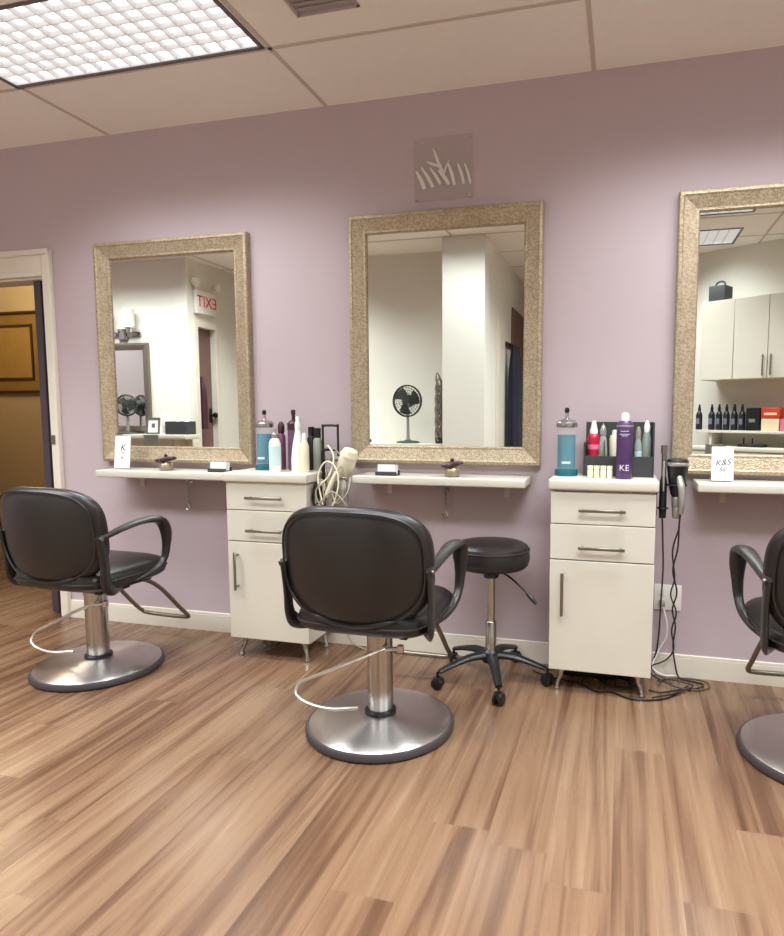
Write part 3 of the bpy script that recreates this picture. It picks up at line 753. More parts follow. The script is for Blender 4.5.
# left: cream dryer among pale cords
hair_dryer('hair_dryer', 'cream hair dryer hanging in pale cords right of the left cabinet', (-1.235, -.16, .905), math.radians(25), math.radians(70), 'offwh', 'silver',
           [(-1.30, -.20, .80), (-1.32, -.22, .72), (-1.26, -.20, .68), (-1.23, -.15, .75), (-1.27, -.12, .82), (-1.31, -.12, .60), (-1.30, -.06, .30), (-1.28, -.05, .06), (-1.22, -.05, .006), (-1.1, -.1, .006)], 'greycord')
t = thing('clipper', 'silver hair clipper hanging low beside the cream dryer', 'hair clipper', (-1.215, -.225, .78))
bm = B(); sweep(bm, [(0, 0, .07), (0, -.004, .03), (0, 0, -.02), (.004, .004, -.06)], [.012, .02, .018, .013], [.01, .014, .013, .01], n=14, side=(1, 0, 0)); obj('body', bm, 'silver', t)
bm = B(); box(bm, -.018, .018, -.008, .004, .066, .082, .002, 1); obj('blade', bm, 'nickel', t)
bm = B(); sweep(bm, [(.004, .004, -.058), (.0, .01, -.09), (-.05, .03, -.085), (-.08, .05, -.02), (-.085, .085, .05)], .003, n=6); obj('power_cord', bm, 'blackpl', t)
t = thing('curling_iron', 'silver and white curling iron leaning down among the pale cords', 'curling iron', (-1.29, -.235, .80))
bm = B(); cyl(bm, (.045, 0, .085), (-.012, 0, -.03), .011); obj('grip', bm, 'offwh', t)
bm = B(); cyl(bm, (-.012, 0, -.03), (-.04, 0, -.085), .008); cyl(bm, (-.018, -.009, -.03), (-.044, -.009, -.08), .003); obj('barrel', bm, 'chrome', t)
bm = B(); sweep(bm, [(.045, 0, .085), (.062, .01, .11), (.085, .02, .06), (.095, .03, -.02), (.07, .03, -.09), (.0, .04, -.09)], .003, n=6); obj('power_cord', bm, 'greycord', t)
def cord(label, pts, r, m, group=None, k=8):
    o = Vector(pts[0]); bm = B(); sweep(bm, [Vector(p) - o for p in pts], r, n=6, k=k)
    return tag(obj('loose_cable', bm, m, loc=o), label, 'cable', group)
rr = random.Random(4)
def bundle(c, rx, rz_, n, ydep, seed):
    q = random.Random(seed); pts = []
    for i in range(n * 6):
        a = 2 * PI * i / 6 + q.uniform(-.2, .2); s = q.uniform(.75, 1.1)
        pts.append((c[0] + rx * s * math.cos(a), c[1] + ydep * q.uniform(-1, 1), c[2] + rz_ * s * math.sin(a)))
    return pts
cord('pale grey cord looped in a bundle beside the left cabinet', bundle((-1.325, -.235, .79), .022, .055, 4, .014, 2), .0034, 'greycord', 'cords looped beside the left cabinet')
cord('black cord looped in a bundle beside the left cabinet', bundle((-1.338, -.262, .775), .012, .06, 3, .008, 5), .0034, 'blackpl', 'cords looped beside the left cabinet')
cord('pale cord draped in a wide loop below the cream dryer', [(-1.25, -.185, .96), (-1.275, -.2, .99), (-1.30, -.2, .93), (-1.29, -.21, .83), (-1.245, -.245, .745), (-1.19, -.25, .79), (-1.185, -.22, .86), (-1.21, -.23, .80), (-1.26, -.25, .735), (-1.33, -.26, .715), (-1.34, -.25, .70)], .0036, 'greycord')

cord('pale cord looped high around the black rack beside the left cabinet', [(-1.33, -.16, .99), (-1.30, -.20, 1.0), (-1.265, -.22, .95), (-1.28, -.24, .87), (-1.325, -.25, .82), (-1.345, -.25, .76), (-1.31, -.26, .71), (-1.26, -.26, .73), (-1.23, -.25, .83), (-1.25, -.24, .91), (-1.30, -.235, .93), (-1.335, -.24, .86), (-1.30, -.27, .74)], .0038, 'offwh')
cord('pale cord crossing low in front of the silver clipper', [(-1.34, -.27, .72), (-1.30, -.275, .76), (-1.25, -.275, .80), (-1.20, -.27, .76), (-1.18, -.25, .70), (-1.22, -.26, .66), (-1.28, -.27, .69), (-1.33, -.275, .78), (-1.31, -.275, .84)], .0036, 'greycord')
# right side of the right cabinet: holder + dryer + iron with cords down to the floor
t = thing('dryer_holder', 'black ring holder fixed to the side of the right cabinet', 'tool holder', (.1325, -.20, .80))
bm = B(); box(bm, 0, .006, -.035, .035, -.06, .05, .002, 1); obj('mounting_plate', bm, 'blackmt', t)
bm = B(); sweep(bm, [(.0825 + .036 * math.cos(a), .036 * math.sin(a), .065) for a in [2 * PI * i / 24 for i in range(24)]], .004, k=1, n=8, closed=True, raw=True)
sweep(bm, [(.004, 0, .03), (.03, 0, .05), (.0465, 0, .065)], .004, n=8)
sweep(bm, [(.03 + .020 * math.cos(a), .0 + .020 * math.sin(a), -.03) for a in [2 * PI * i / 24 for i in range(24)]], .003, k=1, n=8, closed=True, raw=True)
obj('ring', bm, 'blackmt', t)
t = thing('hair_dryer', 'black and silver hair dryer upright in the ring holder, right of the right cabinet', 'hair dryer', (.215, -.20, .86))
bm = B(); lathe(bm, [(.018, -.045), (.026, -.03), (.0345, .02), (.039, .06), (.0425, .085), (.043, .098), (.038, .108), (.02, .112), (0, .113)], n=32); b = obj('barrel', bm, 'blackpl', t)
bm = B(); lathe(bm, [(.0435, .082), (.0445, .084), (.0445, .094), (.0435, .096)], n=32); obj('rim_band', bm, 'silver', b)
bm = B(); lathe(bm, [(.017, -.085), (.02, -.08), (.021, -.045), (.019, -.042)], n=24); lathe(bm, [(.012, -.13), (.016, -.125), (.018, -.09), (.016, -.085)], n=24); part_label(obj('collar', bm, 'silver', t), 'silver collar')
bm = B(); sweep(bm, [(.005, -.028, .04), (.012, -.045, .0), (.016, -.048, -.06), (.014, -.042, -.105)], [.012, .014, .013, .010], n=12); part_label(obj('grip', bm, 'silver', t), 'silver grip')
CZ = .006
bm = B(); o = Vector((.215, -.20, .86))
sweep(bm, [Vector(p) - o for p in ((.228, -.24, .76), (.226, -.22, .70), (.228, -.17, .60), (.215, -.13, .50), (.236, -.10, .40), (.222, -.08, .32), (.238, -.06, .24), (.232, -.05, .15), (.245, -.045, .06), (.262, -.05, CZ + .004), (.30, -.06, CZ), (.355, -.085, CZ), (.33, -.13, CZ), (.25, -.17, CZ), (.18, -.21, CZ), (.13, -.20, CZ))], .0035, n=6); obj('power_cord', bm, 'redcord', t)
t = thing('curling_iron', 'slim black curling iron standing between the cabinet and the black hair dryer', 'curling iron', (.1625, -.20, .80))
bm = B(); lathe(bm, [(.0, -.075), (.013, -.07), (.015, -.03), (.014, .08), (.009, .10)], n=20); obj('grip', bm, 'blackpl', t)
bm = B(); lathe(bm, [(.009, .10), (.0095, .19), (.013, .192), (.013, .222), (0, .225)], n=20); obj('barrel', bm, 'nickel', t); 
bm = B(); box(bm, -.004, .004, -.022, -.012, .04, .16, .002, 1); obj('clamp', bm, 'silver', t)
bm = B(); o = Vector((.1625, -.20, .80))
sweep(bm, [Vector(p) - o for p in ((.1625, -.20, .728), (.168, -.17, .65), (.178, -.10, .5), (.176, -.06, .35), (.174, -.04, .22), (.166, -.035, .12), (.15, -.04, .06), (.155, -.06, .03), (.19, -.07, CZ + .008), (.26, -.10, CZ + .008), (.31, -.13, CZ + .008), (.24, -.22, CZ + .008), (.14, -.29, CZ + .006))], .0035, n=6); obj('power_cord', bm, 'redcord', t)
cord('dark cord twisting down from the dryer to the outlet and floor', [(.232, -.17, .69), (.212, -.12, .58), (.226, -.09, .46), (.214, -.07, .38), (.240, -.06, .30), (.224, -.05, .22), (.236, -.045, .14), (.214, -.04, .09), (.18, -.04, .065), (.15, -.05, .055), (.145, -.08, .03), (.20, -.15, .024), (.27, -.18, .015)], .0033, 'redcord')
cord('white cord curving down from the wall outlet', [(.185, -.012, .335), (.192, -.03, .30), (.206, -.035, .24), (.204, -.035, .18), (.19, -.03, .15), (.168, -.03, .10), (.15, -.05, .05), (.19, -.055, .02), (.25, -.035, .012)], .0033, 'white')
cord('black cord trailing on the floor under the right cabinet toward the stool', [(.29, -.12, CZ), (.21, -.25, CZ), (.13, -.30, CZ), (.05, -.305, CZ), (-.02, -.26, CZ), (-.08, -.27, CZ), (-.16, -.20, CZ), (-.24, -.185, CZ), (-.30, -.165, CZ), (-.36, -.12, CZ)], .004, 'blackpl')
cord('grey cord looped on the floor right of the right cabinet', [(.17, -.09, CZ), (.24, -.05, CZ), (.32, -.035, CZ), (.375, -.06, CZ), (.37, -.12, CZ), (.31, -.155, CZ), (.24, -.13, CZ), (.20, -.08, CZ + .008), (.17, -.14, CZ)], .0035, mat('dim_cord', (86, 78, 66), .5))
cord('black cord in a flat coil under the right cabinet', [(.13 + (.05 + .012 * (i / 8)) * math.cos(i * .8) - .12, -.16 + (.045 + .008 * (i / 8)) * math.sin(i * .8), CZ + .0005 * i) for i in range(26)], .0035, 'blackpl', k=4)
t = thing('power_strip', 'dark power strip on the floor under the right cabinet', 'power strip', (-.12, -.10, 0))
bm = B(); box(bm, -.11, .11, -.025, .025, 0, .035, .005, 2); obj('body', bm, 'blackpl', t)
bm = B()
for i in range(4): box(bm, -.09 + i * .045, -.062 + i * .045, -.014, .014, .0352, .037)
obj('socket', bm, 'greyblk', t)
# outlet
t = thing('wall_outlet', 'white double outlet plate on the wall right of the right cabinet', 'outlet', (.207, 0, .35))
bm = B(); box(bm, -.057, .057, -.006, 0, -.057, .057, .003, 2); obj('plate', bm, 'white', t)
for s in (-1, 1):
    bm = B()
    for q in (-1, 1): box(bm, s * .027 - .015, s * .027 + .015, -.0085, -.006, q * .024 - .014, q * .024 + .014, .002, 1)
    obj('socket', bm, 'white', t)
bm = B(); box(bm, -.037, -.012, -.035, -.0085, -.036, -.010, .004, 2); t2 = obj('plug', bm, 'silver'); t2.location = (.207, 0, .35)
tag(t2, 'grey plug pushed into the lower left outlet socket', 'plug')

# shelf goods
def sign_stand(label, x, y, z, w, h, lines, rz=0):
    t = thing('sign_holder', label, 'sign holder', (x, y, z), rz, 'white cards in acrylic stands')
    tl = Matrix.Rotation(-.12, 4, 'X')
    bm = B(); box(bm, -w / 2, w / 2, -.004, .0, .002, h, .001, 1, mx=tl); box(bm, -w / 2, w / 2, -.012, .045, 0, .003); obj('stand', bm, 'glass', t, smooth=False)
    bm = B(); box(bm, -w / 2 + .003, w / 2 - .003, -.0056, -.0046, .006, h - .003, mx=tl); c = obj('card', bm, 'card', t, smooth=False)
    for body, size, zz in lines:
        text('lettering', body, size, 'ink', c, tl @ Matrix.Translation((0, -.0062, zz)) @ FACE_CAM @ Matrix.Rotation(.12, 4, 'Z'), .0003, .35)
    return t
sign_stand('white card sign with grey script at the left end of the left shelf', -2.495, -.13, .862, .10, .175, [('K', .05, .11), ('~', .04, .085), ('llc', .02, .06)])
sign_stand('white card sign with grey script on the right shelf beside the black dryer', .391, -.13, .874, .088, .145, [('K&S', .034, .078), ('Sal', .026, .05)])
def card_holder(label, x, y, z):
    t = thing('card_holder', label, 'card holder', (x, y, z), 0, 'dark holders with white business cards')
    bm = B(); box(bm, -.05, .05, -.03, .03, 0, .006, .002, 1); box(bm, -.05, .05, .02, .026, 0, .022); box(bm, -.05, .05, -.03, -.025, 0, .018); obj('tray', bm, 'greyblk', t, smooth=False)
    bm = B(); box(bm, -.043, .043, -.02, .015, .007, .048, .001, 1, mx=Matrix.Rotation(-.1, 4, 'X')); part_label(obj('cards', bm, 'card', t, smooth=False), 'white business cards')
card_holder('white cards in a dark holder at the right end of the left shelf', -1.918, -.13, .862)
card_holder('white cards in a dark holder on the middle shelf', -1.035, -.14, .868)
def trinket(label, x, y, z):
    t = thing('trinket_jar', label, 'small jar', (x, y, z), .3, 'small jars with dark ruffled lids')
    bm = B(); lathe(bm, [(0, 0), (.026, 0), (.033, .006), (.036, .025), (.03, .038), (.026, .042), (0, .042)], n=24); obj('bowl', bm, mat('antique_silver', (168, 156, 132), .3, .6), t)
    bm = B()
    pr = []
    for i in range(24):
        a = 2 * PI * i / 24; r = .046 + .007 * math.sin(6 * a); pr.append((r * math.cos(a), r * math.sin(a) * .9))
    pillow(bm, pr, .026, ax='z', p=2.4, rings=5, warp=lambda x, y, z: (x, y, z + .056 + .006 * math.sin(40 * x))); obj('lid', bm, 'plumdk', t)
    bm = B(); lathe(bm, [(0, .066), (.008, .07), (.01, .078), (0, .086)], n=12); obj('knob', bm, 'plumdk', t)
trinket('small silvery jar with dark plum lid on the left shelf', -2.23, -.13, .862)
trinket('small silvery jar with dark plum lid on the middle shelf', -.730, -.14, .868)

# acrylic panel above the middle mirror
t = thing('acrylic_sign', 'clear acrylic panel with frosted strokes on the wall above the middle mirror', 'sign', (-.808, 0, 2.105))
bm = B(); box(bm, -.136, .136, -.012, -.006, 0, .275, .001, 1); obj('panel', bm, 'acry', t, smooth=False)
bm = B()
for sx in (-.125, .125):
    for z in (.012, .263): cyl(bm, (sx, 0, z), (sx, -.014, z), .004, n=12)
obj('standoff', bm, 'silver', t)
bm = B()
def stroke(p, w):
    sweep(bm, [(a, -.0132, b) for a, b in p], w, .0006, n=8, side=None)
for x0, x1, z0, z1, w in ((-.125, -.085, .135, .055, .009), (-.10, -.045, .15, .058, .008), (-.06, -.01, .145, .07, .007), (-.02, .03, .13, .065, .008), (.025, .055, .155, .06, .008), (.07, .098, .15, .062, .007), (.1, .128, .15, .06, .006)):
    pts = [Vector((x0, -.0128, z0)), Vector(((x0 + x1) / 2 + .003, -.0128, (z0 + z1) / 2)), Vector((x1, -.0128, z1))]
    sweep(bm, pts, [w * .5, w, w * .9], [.0005] * 3, n=8, side=(1, 0, 0))
for pts, w in (([(-.045, .225), (-.03, .19), (-.015, .15), (.0, .12)], .006), ([(-.075, .172), (-.05, .16), (-.02, .15), (-.005, .15)], .006), ([(.03, .17), (.015, .14), (.005, .11)], .004)):
    sweep(bm, [Vector((a, -.0128, b)) for a, b in pts], [w * .4, w, w, w * 1.3][:len(pts)], [.0005] * len(pts), n=8, side=(1, 0, .8))
obj('frosted_strokes', bm, 'frost', t)

# next-room picture on the tan wall
t = thing('framed_picture', 'large dark framed gold picture on the tan wall beyond the doorway', 'picture', (-5.25, 1.6, 1.325))
bm = B(); frame_mesh(bm, -.40, .46, 0, .69, [(0, 0), (0, .03), (.018, .03), (.022, .012), (.022, 0)]); obj('frame', bm, 'wooddk', t, smooth=False)
bm = B(); box(bm, -.38, .44, -.01, -.002, .02, .67); obj('mat_board', bm, 'gold', t, smooth=False)
bm = B(); frame_mesh(bm, -.28, .37, .11, .58, [(0, .01), (0, .02), (.022, .018), (.022, .01)]); obj('inner_frame', bm, 'wooddk', t, smooth=False)
bm = B(); box(bm, -.262, .352, -.014, -.0105, .128, .562); obj('print', bm, 'goldin', t, smooth=False)

# ------------------------------------------------------------------ things seen in the mirrors
# sconce wall (y = -2.4, faces +y)
ZS = .955
t = thing('wall_shelf', 'white shelf on the far sconce wall, reflected in the left mirror', 'shelf', (-4.45, -2.4, ZS))
bm = B(); box(bm, -.62, .60, .001, .20, -.045, 0, .004, 2); obj('board', bm, 'lam', t)
bm = B(); box(bm, -.5, -.47, .001, .16, -.12, -.045); box(bm, .42, .45, .001, .16, -.12, -.045); obj('bracket', bm, 'lam', t, smooth=False)
wall_mirror('wall_mirror', .60, .85, 'dark silver framed mirror under the sconce on the far wall', -4.66, .965, -2.4, PI, [(0, 0), (0, .03), (.02, .034), (.06, .02), (.066, .015), (.066, 0)], 'dkframe', None, .066)
t = thing('wall_sconce', 'chrome sconce with two white glass shades, reflected in the left mirror', 'wall lamp', (-4.64, -2.4, 1.90))
bm = B(); box(bm, -.20, .20, .001, .02, -.02, .02, .004, 2); box(bm, -.05, .05, .001, .028, -.05, .05, .004, 2); obj('backplate', bm, 'chrome', t)
for x in (-.13, .13):
    bm = B(); cyl(bm, (x, .02, 0), (x, .08, 0), .008); cyl(bm, (x, .08, -.04), (x, .08, .05), .01); lathe(bm, [(.03, 0), (.034, .012), (.01, .015)], cx=x, cy=.08, cz=.04, n=20); obj('arm', bm, 'chrome', t)
    bm = B(); lathe(bm, [(.042, .0), (.05, .0), (.052, .17), (.048, .17), (.04, .01)], cx=x, cy=.08, cz=.052, n=28); part_label(obj('lamp_shade', bm, 'shade', t), 'white glass cylinder shade')
def desk_fan(label, x, y, z, zc, r, rz):
    t = thing('desk_fan', label, 'fan', (x, y, z), rz, 'round black fans')
    bm = B(); lathe(bm, [(0, 0), (.10, 0), (.105, .006), (.09, .016), (.03, .022), (.02, .03)], n=32); obj('base', bm, 'fanblk', t)
    h = zc - z
    bm = B(); lathe(bm, [(.018, .02), (.014, .06), (.012, h - .02)], n=16); box(bm, -.02, .02, -.06, -.02, h - .05, h - .0, .006, 2); obj('stem', bm, 'silver', t)
    bm = B(); Ry = Matrix.Rotation(-PI / 2, 4, 'X')
    lathe(bm, [(0, -.06), (.045, -.055), (.055, -.03), (.05, 0), (0, 0)], n=28, mx=Ry, cz=h); obj('motor', bm, 'fanblk', t)
    bm = B()
    for i in range(3):
        a0 = 2 * PI * i / 3
        t2 = bmesh.new(); g = []
        for q in range(6):
            rr_ = .02 + (r - .035) * q / 5; row = []
            for e in range(5):
                a = a0 + (e / 4 - .5) * 1.5 * (1 - .25 * q / 5) + q * .08
                row.append(t2.verts.new((rr_ * math.cos(a), .018 + (e / 4 - .5) * .025, h + rr_ * math.sin(a))))
            g.append(row)
        for q in range(5):
            for e in range(4): t2.faces.new((g[q][e], g[q][e + 1], g[q + 1][e + 1], g[q + 1][e]))
        bmesh.ops.solidify(t2, geom=t2.faces[:], thickness=.002); join(bm, t2)
    obj('fan_blade', bm, mat('fan_blade_dark', (70, 74, 64), .4), t)
    bm = B()
    for rr_ in (r, r * .99):
        sweep(bm, [(rr_ * math.cos(2 * PI * i / 40), .02 if rr_ == r else .0, h + rr_ * math.sin(2 * PI * i / 40)) for i in range(40)], .006, k=1, n=6, closed=True, raw=True)
    for rr_ in (r * .3, r * .5, r * .7, r * .86):
        y_ = .02 + .025 * math.sqrt(1 - (rr_ / r) ** 2)
        sweep(bm, [(rr_ * math.cos(2 * PI * i / 32), y_, h + rr_ * math.sin(2 * PI * i / 32)) for i in range(32)], .0018, k=1, n=4, closed=True, raw=True)
    for i in range(28):
        a = 2 * PI * i / 28
        sweep(bm, [(q * r * math.cos(a), .02 + .025 * math.sqrt(1 - q * q), h + q * r * math.sin(a)) for q in (.12, .4, .7, .9, 1)], .0016, k=1, n=4, raw=True)
        sweep(bm, [(q * r * math.cos(a), .0 - .05 * math.sqrt(1 - q * q), h + q * r * math.sin(a)) for q in (.3, .6, .85, .99)], .0016, k=1, n=4, raw=True)
    lathe(bm, [(0, .008), (.03, .006), (.03, 0), (0, 0)], n=24, mx=Ry, cy=.044, cz=h)
    obj('grille', bm, 'fanblk', t, smooth=False)
    return t
desk_fan('small round dark fan on the sconce wall shelf, before the dark framed mirror', -4.555, -2.30, ZS, 1.225, .098, -.3)
desk_fan('round dark fan on the white counter, reflected in the middle mirror', -1.825, -2.53, .89, 1.257, .135, .15)
t = thing('picture_frame', 'small standing picture frame on the sconce wall shelf', 'picture frame', (-4.25, -2.27, ZS), PI)
TL = Matrix.Rotation(-.12, 4, 'X')
bm = B(); tmp = B(); frame_mesh(tmp, -.07, .07, 0, .155, [(0, 0), (0, .012), (.015, .012), (.015, 0)]); join(bm, tmp, TL); obj('frame', bm, 'dkframe', t, smooth=False)
bm = B(); box(bm, -.058, .058, -.006, -.001, .012, .143, mx=TL); pc = obj('photo', bm, 'card', t, smooth=False)
bm = B(); box(bm, -.02, .018, -.0072, -.0062, .06, .1, mx=TL); obj('print', bm, 'ink', pc, smooth=False)
bottle('lotion_bottle', 'tall white bottle beside the small picture frame on the far shelf', 'bottle', -4.12, -2.28, ZS, [(0, 0), (.032, 0), (.035, .006), (.035, .17), (.028, .19), (.014, .2)], 'white', [(.016, .2), (.016, .225), (0, .227)], 'white')
t = thing('storage_basket', 'black storage basket at the right end of the far shelf', 'basket', (-3.965, -2.29, ZS))
bm = B(); box(bm, -.10, .10, -.07, .07, 0, .008); [box(bm, a, b, c, d_, 0, .12, .002, 1) for a, b, c, d_ in ((-.11, .11, -.075, -.069), (-.11, .11, .069, .075), (-.11, -.104, -.069, .069), (.104, .11, -.069, .069))]
obj('shell', bm, 'greyblk', t, smooth=False)
bm = B(); lathe(bm, [(0, .0), (.02, .004), (.025, .02), (.016, .04), (0, .045)], cx=.07, cy=.0, cz=.10, n=14); lathe(bm, [(0, .0), (.03, .004), (.03, .02), (0, .03)], cx=-.03, cy=.0, cz=.095, n=14)
obj('contents', bm, 'white', t)
# exit sign with emergency lamp heads
t = thing('exit_sign', 'white exit sign with red letters above the brown door, reflected in the left mirror', 'exit sign', (-3.93, -2.64, 2.09), PI / 2)
bm = B(); box(bm, -.15, .15, -.045, -.001, 0, .22, .006, 2); bd = obj('housing', bm, 'white', t)
part_label(text('lettering', 'EXIT', .15, 'redsign', t, Matrix.Translation((0, -.0462, .11)) @ FACE_CAM, .001), 'red EXIT letters')
for s in (-1, 1):
    bm = B(); cyl(bm, (s * .13, -.03, .215), (s * .16, -.04, .26), .012); q = Matrix.Translation((s * .165, -.04, .285)) @ Matrix.Rotation(PI / 2 + .25, 4, 'X')
    lathe(bm, [(0, -.03), (.035, -.02), (.045, .02), (.04, .03), (0, .034)], n=24, mx=q); part_label(obj('emergency_lamp', bm, 'white', t), 'round emergency lamp head')
# wall behind: white counter, twisted canes
t = thing('wall_counter', 'narrow white counter under the round fan, reflected in the middle mirror', 'counter', (-2.10, -2.79, .89))
bm = B(); box(bm, -.62, .62, .001, .42, -.04, 0, .004, 2); obj('worktop', bm, 'lam', t)
bm = B(); box(bm, -.6, .6, .001, .38, -.885, -.042, .003, 1); obj('body', bm, 'lam', t)
t = thing('twisted_canes', 'tall bundle of twisted grey canes in a low pot beside the round fan', 'decoration', (-1.53, -2.50, .89))
bm = B(); lathe(bm, [(0, 0), (.034, 0), (.04, .05), (.036, .055), (.03, .012), (0, .012)], n=20); obj('pot', bm, 'blackpl', t)
for i in range(4):
    bm = B(); ph = i * PI / 2
    sweep(bm, [(.027 * math.cos(ph + q * .75), .027 * math.sin(ph + q * .75), .02 + q * .045) for q in range(14 - i % 3)], [.015] * 6 + [.012, .004], n=8, k=4); obj('cane', bm, 'twist', t)
bottle('hair_pot', 'low dark pot at the far end of the white counter', 'pot', -2.22, -2.56, .89, [(0, 0), (.035, 0), (.04, .02), (.03, .03)], 'blackpl', [(.031, .03), (.031, .04), (0, .041)], 'white')
# corridor wall: garments and door
bm = B(); box(bm, -1.10, -1.082, -4.45, -3.62, 0, 2.2, .003, 1); struct('door_3', bm, 'browndoor')
bm = B(); box(bm, -1.10, -1.078, -3.06, -2.80, 0, 2.0, .002, 1); box(bm, -1.079, -1.074, -2.98, -2.86, .1, 1.9); struct('trim_3', bm, 'trim')
t = thing('coat_rail', 'short wall rail of hanging capes in the corridor, reflected in the middle mirror', 'coat rail', (-1.10, -3.44, 1.80))
bm = B(); box(bm, 0, .02, -.16, .16, -.02, .03, .003, 1); 
for y in (-.12, -.04, .04, .12): cyl(bm, (.02, y, 0), (.06, y, .012), .006, n=8)
obj('rail', bm, 'wooddk', t)
def garment(name, label, x, y, z, h, w, m, seed):
    q = random.Random(seed); bm = B(); t2 = bmesh.new(); rows = []
    for i in range(15):
        f = i / 14; zz = -h * f; row = []
        for k_ in range(28):
            a = 2 * PI * k_ / 28; s = (.35 + .65 * min(1, f * 4)) * (1 + .12 * f)
            fold = 1 + .16 * math.sin(5 * a + seed + 1.4 * f) * (f ** .5)
            row.append(t2.verts.new((.045 * s * math.cos(a) * fold, w / 2 * s * math.sin(a) * fold, zz)))
        rows.append(row)
    for a_, b_ in zip(rows, rows[1:]):
        for k_ in range(28): t2.faces.new((a_[k_], a_[(k_ + 1) % 28], b_[(k_ + 1) % 28], b_[k_]))
    t2.faces.new(rows[0]); t2.faces.new(rows[-1][::-1]); bmesh.ops.recalc_face_normals(t2, faces=t2.faces[:]); join(bm, t2)
    return tag(obj(name, bm, m, loc=(x, y, z)), label, 'cape', 'capes on the corridor rail')
garment('hanging_cape', 'navy cape hanging on the corridor rail, end nearest the salon', -1.025, -3.33, 1.80, 1.05, .17, 'navy', 1)
garment('hanging_cape', 'dark grey cape hanging on the corridor rail, end nearest the rear wall', -1.025, -3.56, 1.80, 1.0, .17, 'greyblk', 3)
# dark garment on the brown door
g = garment('coat', 'dark plum garment hanging on the brown door under the exit sign', -3.925, -2.57, 1.50, .5, .055, 'plumdk', 2); g['category'] = 'coat'; del g['group']
# fittings on the angled wall
def ath(name, label, cat, u, v, z, group=None):
    p = AM @ Vector((u, v, z)); return thing(name, label, cat, p, ANG, group)
edges = (.135, .41, .685, .96, 1.235, 1.51)
names = ['white wall cupboard at the mirror edge below the dark box', 'white wall cupboard with a bar handle on its right side', 'white wall cupboard with a bar handle on its left side', 'white wall cupboard fourth from the dark box', 'white wall cupboard fifth from the dark box']
for i in range(5):
    a, b = edges[i], edges[i + 1]
    t = ath('wall_cupboard', names[i], 'cupboard', (a + b) / 2, 0, 1.43, 'white wall cupboards'); w = (b - a) / 2 - .001
    bm = B(); box(bm, -w, w, .001, .30, 0, .66, .001, 1); obj('body', bm, 'lam', t)
    bm = B(); box(bm, -w + .001, w - .001, .301, .32, .002, .658, .0015, 1); dr = obj('door', bm, 'lam', t)
    if i:
        s = 1 if i % 2 else -1
        bm = B(); X = s * (w - .03); box(bm, X - .005, X + .005, .335, .345, .02, .19, .001, 1)
        for z in (.035, .17): box(bm, X - .003, X + .003, .32, .336, z, z + .006)
        obj('handle', bm, 'nickel', dr)
t = ath('storage_box', 'dark grey box with a rounded top standing on the wall cupboards', 'box', .235, .2, 2.092)
bm = B(); box(bm, -.07, .07, -.08, .08, 0, .13, .008, 2); obj('body', bm, 'greyblk', t)
bm = B(); sweep(bm, [(-.05, 0, .125), (-.035, 0, .16), (.0, 0, .172), (.03, 0, .16), (.04, 0, .125)], .008, n=8); obj('handle', bm, 'greyblk', t)
t = ath('wall_shelf', 'white open shelf of dark bottles under the wall cupboards', 'shelf', .9, 0, 1.005)
bm = B(); box(bm, -.82, .8, .001, .25, -.022, 0, .003, 1); obj('board', bm, 'lam', t)
bm = B(); [box(bm, x - .01, x + .01, .001, .22, -.127, -.022) for x in (-.70, -.02, .7)]; obj('bracket', bm, 'lam', t, smooth=False)
t = ath('base_cabinet', 'white base cabinet under the open shelf of dark bottles', 'cabinet', .9, 0, 0)
bm = B(); box(bm, -.82, .8, .001, .33, .08, .835, .002, 1); box(bm, -.80, .78, .001, .29, 0, .08); obj('body', bm, 'lam', t)
bm = B(); box(bm, -.83, .81, .001, .36, .836, .87, .004, 2); obj('worktop', bm, 'lam', t)
for i in range(4):
    x = -.82 + i * .405; bm = B(); box(bm, x + .002, x + .403, .331, .35, .085, .83, .0015, 1); dr = obj('door', bm, 'lam', t)
    X = x + (.37 if i % 2 == 0 else .035); bm = B(); box(bm, X - .005, X + .005, .365, .374, .62, .79, .001, 1); [box(bm, X - .003, X + .003, .35, .366, z, z + .006) for z in (.63, .775)]; obj('handle', bm, 'nickel', dr)
proto = None
bl = ['dark shampoo bottle standing alone at the left mirror edge', 'second dark shampoo bottle from the mirror edge', 'third dark shampoo bottle from the mirror edge', 'fourth dark shampoo bottle from the mirror edge', 'fifth dark shampoo bottle from the mirror edge', 'dark shampoo bottle next to the black box']
for i, px in enumerate((.062, .175, .24, .305, .372, .438)):
    p = AM @ Vector((px, .15, 1.005))
    if proto is None:
        proto = thing('shampoo_bottle', bl[0], 'bottle', p, ANG, 'dark bottles on the open shelf')
        bm = B(); lathe(bm, [(0, 0), (.026, 0), (.028, .005), (.028, .13), (.02, .155), (.012, .165)], n=20); obj('body', bm, mat('dark_blue_black_bottle', (34, 34, 48), .3), proto)
        bm = B(); lathe(bm, [(.012, .165), (.013, .19), (.008, .205), (.008, .222), (0, .223)], n=16); obj('pump', bm, 'blackpl', proto)
        bm = B(); box(bm, -.014, .014, .0272, .0288, .05, .10); part_label(obj('label_band', bm, mat('grey_label', (120, 122, 134), .5), proto, smooth=False), 'grey label')
    else: dup(proto, p, ANG, bl[i])
t = ath('product_box', 'black product box between the dark bottles and the orange box', 'box', .54, .14, 1.005)
bm = B(); box(bm, -.055, .055, -.05, .05, 0, .19, .002, 1); obj('carton', bm, 'blackpl', t)
bm = B(); box(bm, -.03, .02, .0502, .051, .07, .1); obj('label_band', bm, mat('grey_label', (120, 130, 124), .5), t, smooth=False)
t = ath('product_box', 'pale yellow carton under the orange red box', 'box', .68, .14, 1.005)
bm = B(); box(bm, -.07, .07, -.05, .05, 0, .10, .002, 1); obj('carton', bm, 'peach', t)
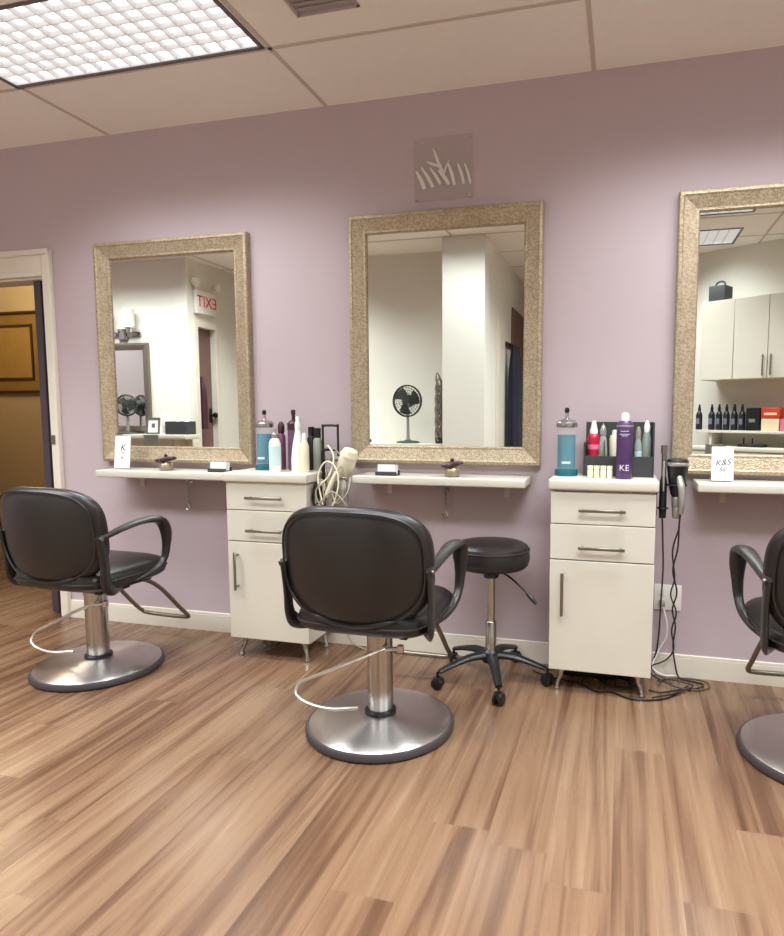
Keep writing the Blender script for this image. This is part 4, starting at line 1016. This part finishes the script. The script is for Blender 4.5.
t = ath('product_box', 'orange red box on top of the pale yellow carton', 'box', .68, .14, 1.1052)
bm = B(); box(bm, -.078, .078, -.05, .05, 0, .095, .014, 3); obj('carton', bm, 'orange', t)
bm = B(); box(bm, -.05, .05, .0502, .051, .03, .05); obj('label_band', bm, 'peach', t, smooth=False)
t = ath('product_box', 'pink carton right of the pale yellow carton', 'box', .82, .14, 1.005)
bm = B(); box(bm, -.06, .06, -.05, .05, 0, .10, .002, 1); obj('carton', bm, 'pink', t)
t = ath('tool_tray', 'flat black tray with two clips on the base cabinet top', 'tray', .55, .2, .87)
bm = B(); box(bm, -.10, .10, -.06, .06, 0, .022, .003, 1); obj('tray', bm, 'blackpl', t)
bm = B(); [cyl(bm, (x, 0, .022), (x, 0, .075), .006, n=10) for x in (-.07, .0)]; obj('clip', bm, 'blackpl', t)

# ------------------------------------------------------------------ camera
cam = bpy.data.cameras.new('camera'); co = bpy.data.objects.new('camera', cam); C.objects.link(co); sc.camera = co
f, cx, cy = 649.08, 449.47, 474.86
cam.sensor_fit = 'HORIZONTAL'; cam.sensor_width = 36; cam.lens = f / 784 * 36
cam.shift_x = -(cx - 392) / 936 * (936 / 784); cam.shift_y = (cy - 468) / 784
cam.clip_start = .02
co.location = (0, -2.9259, 1.15)
co.rotation_euler = (PI / 2 - math.radians(5.4221), 0, math.radians(14.9233))

# ------------------------------------------------------------------ world / view
w = bpy.data.worlds.new('world'); sc.world = w; w.use_nodes = True
w.node_tree.nodes['Background'].inputs[0].default_value = (1, .95, .9, 1)
w.node_tree.nodes['Background'].inputs[1].default_value = 0.0
sc.view_settings.view_transform = 'Standard'; sc.view_settings.look = 'None'
sc.view_settings.gamma = 1; sc.view_settings.exposure = 0.12
sc.cycles.use_denoising = True
sc.cycles.max_bounces = 12; sc.cycles.diffuse_bounces = 6; sc.cycles.glossy_bounces = 6; sc.cycles.transmission_bounces = 8
sc.cycles.sample_clamp_indirect = 6
sc.cycles.caustics_reflective = False; sc.cycles.caustics_refractive = False
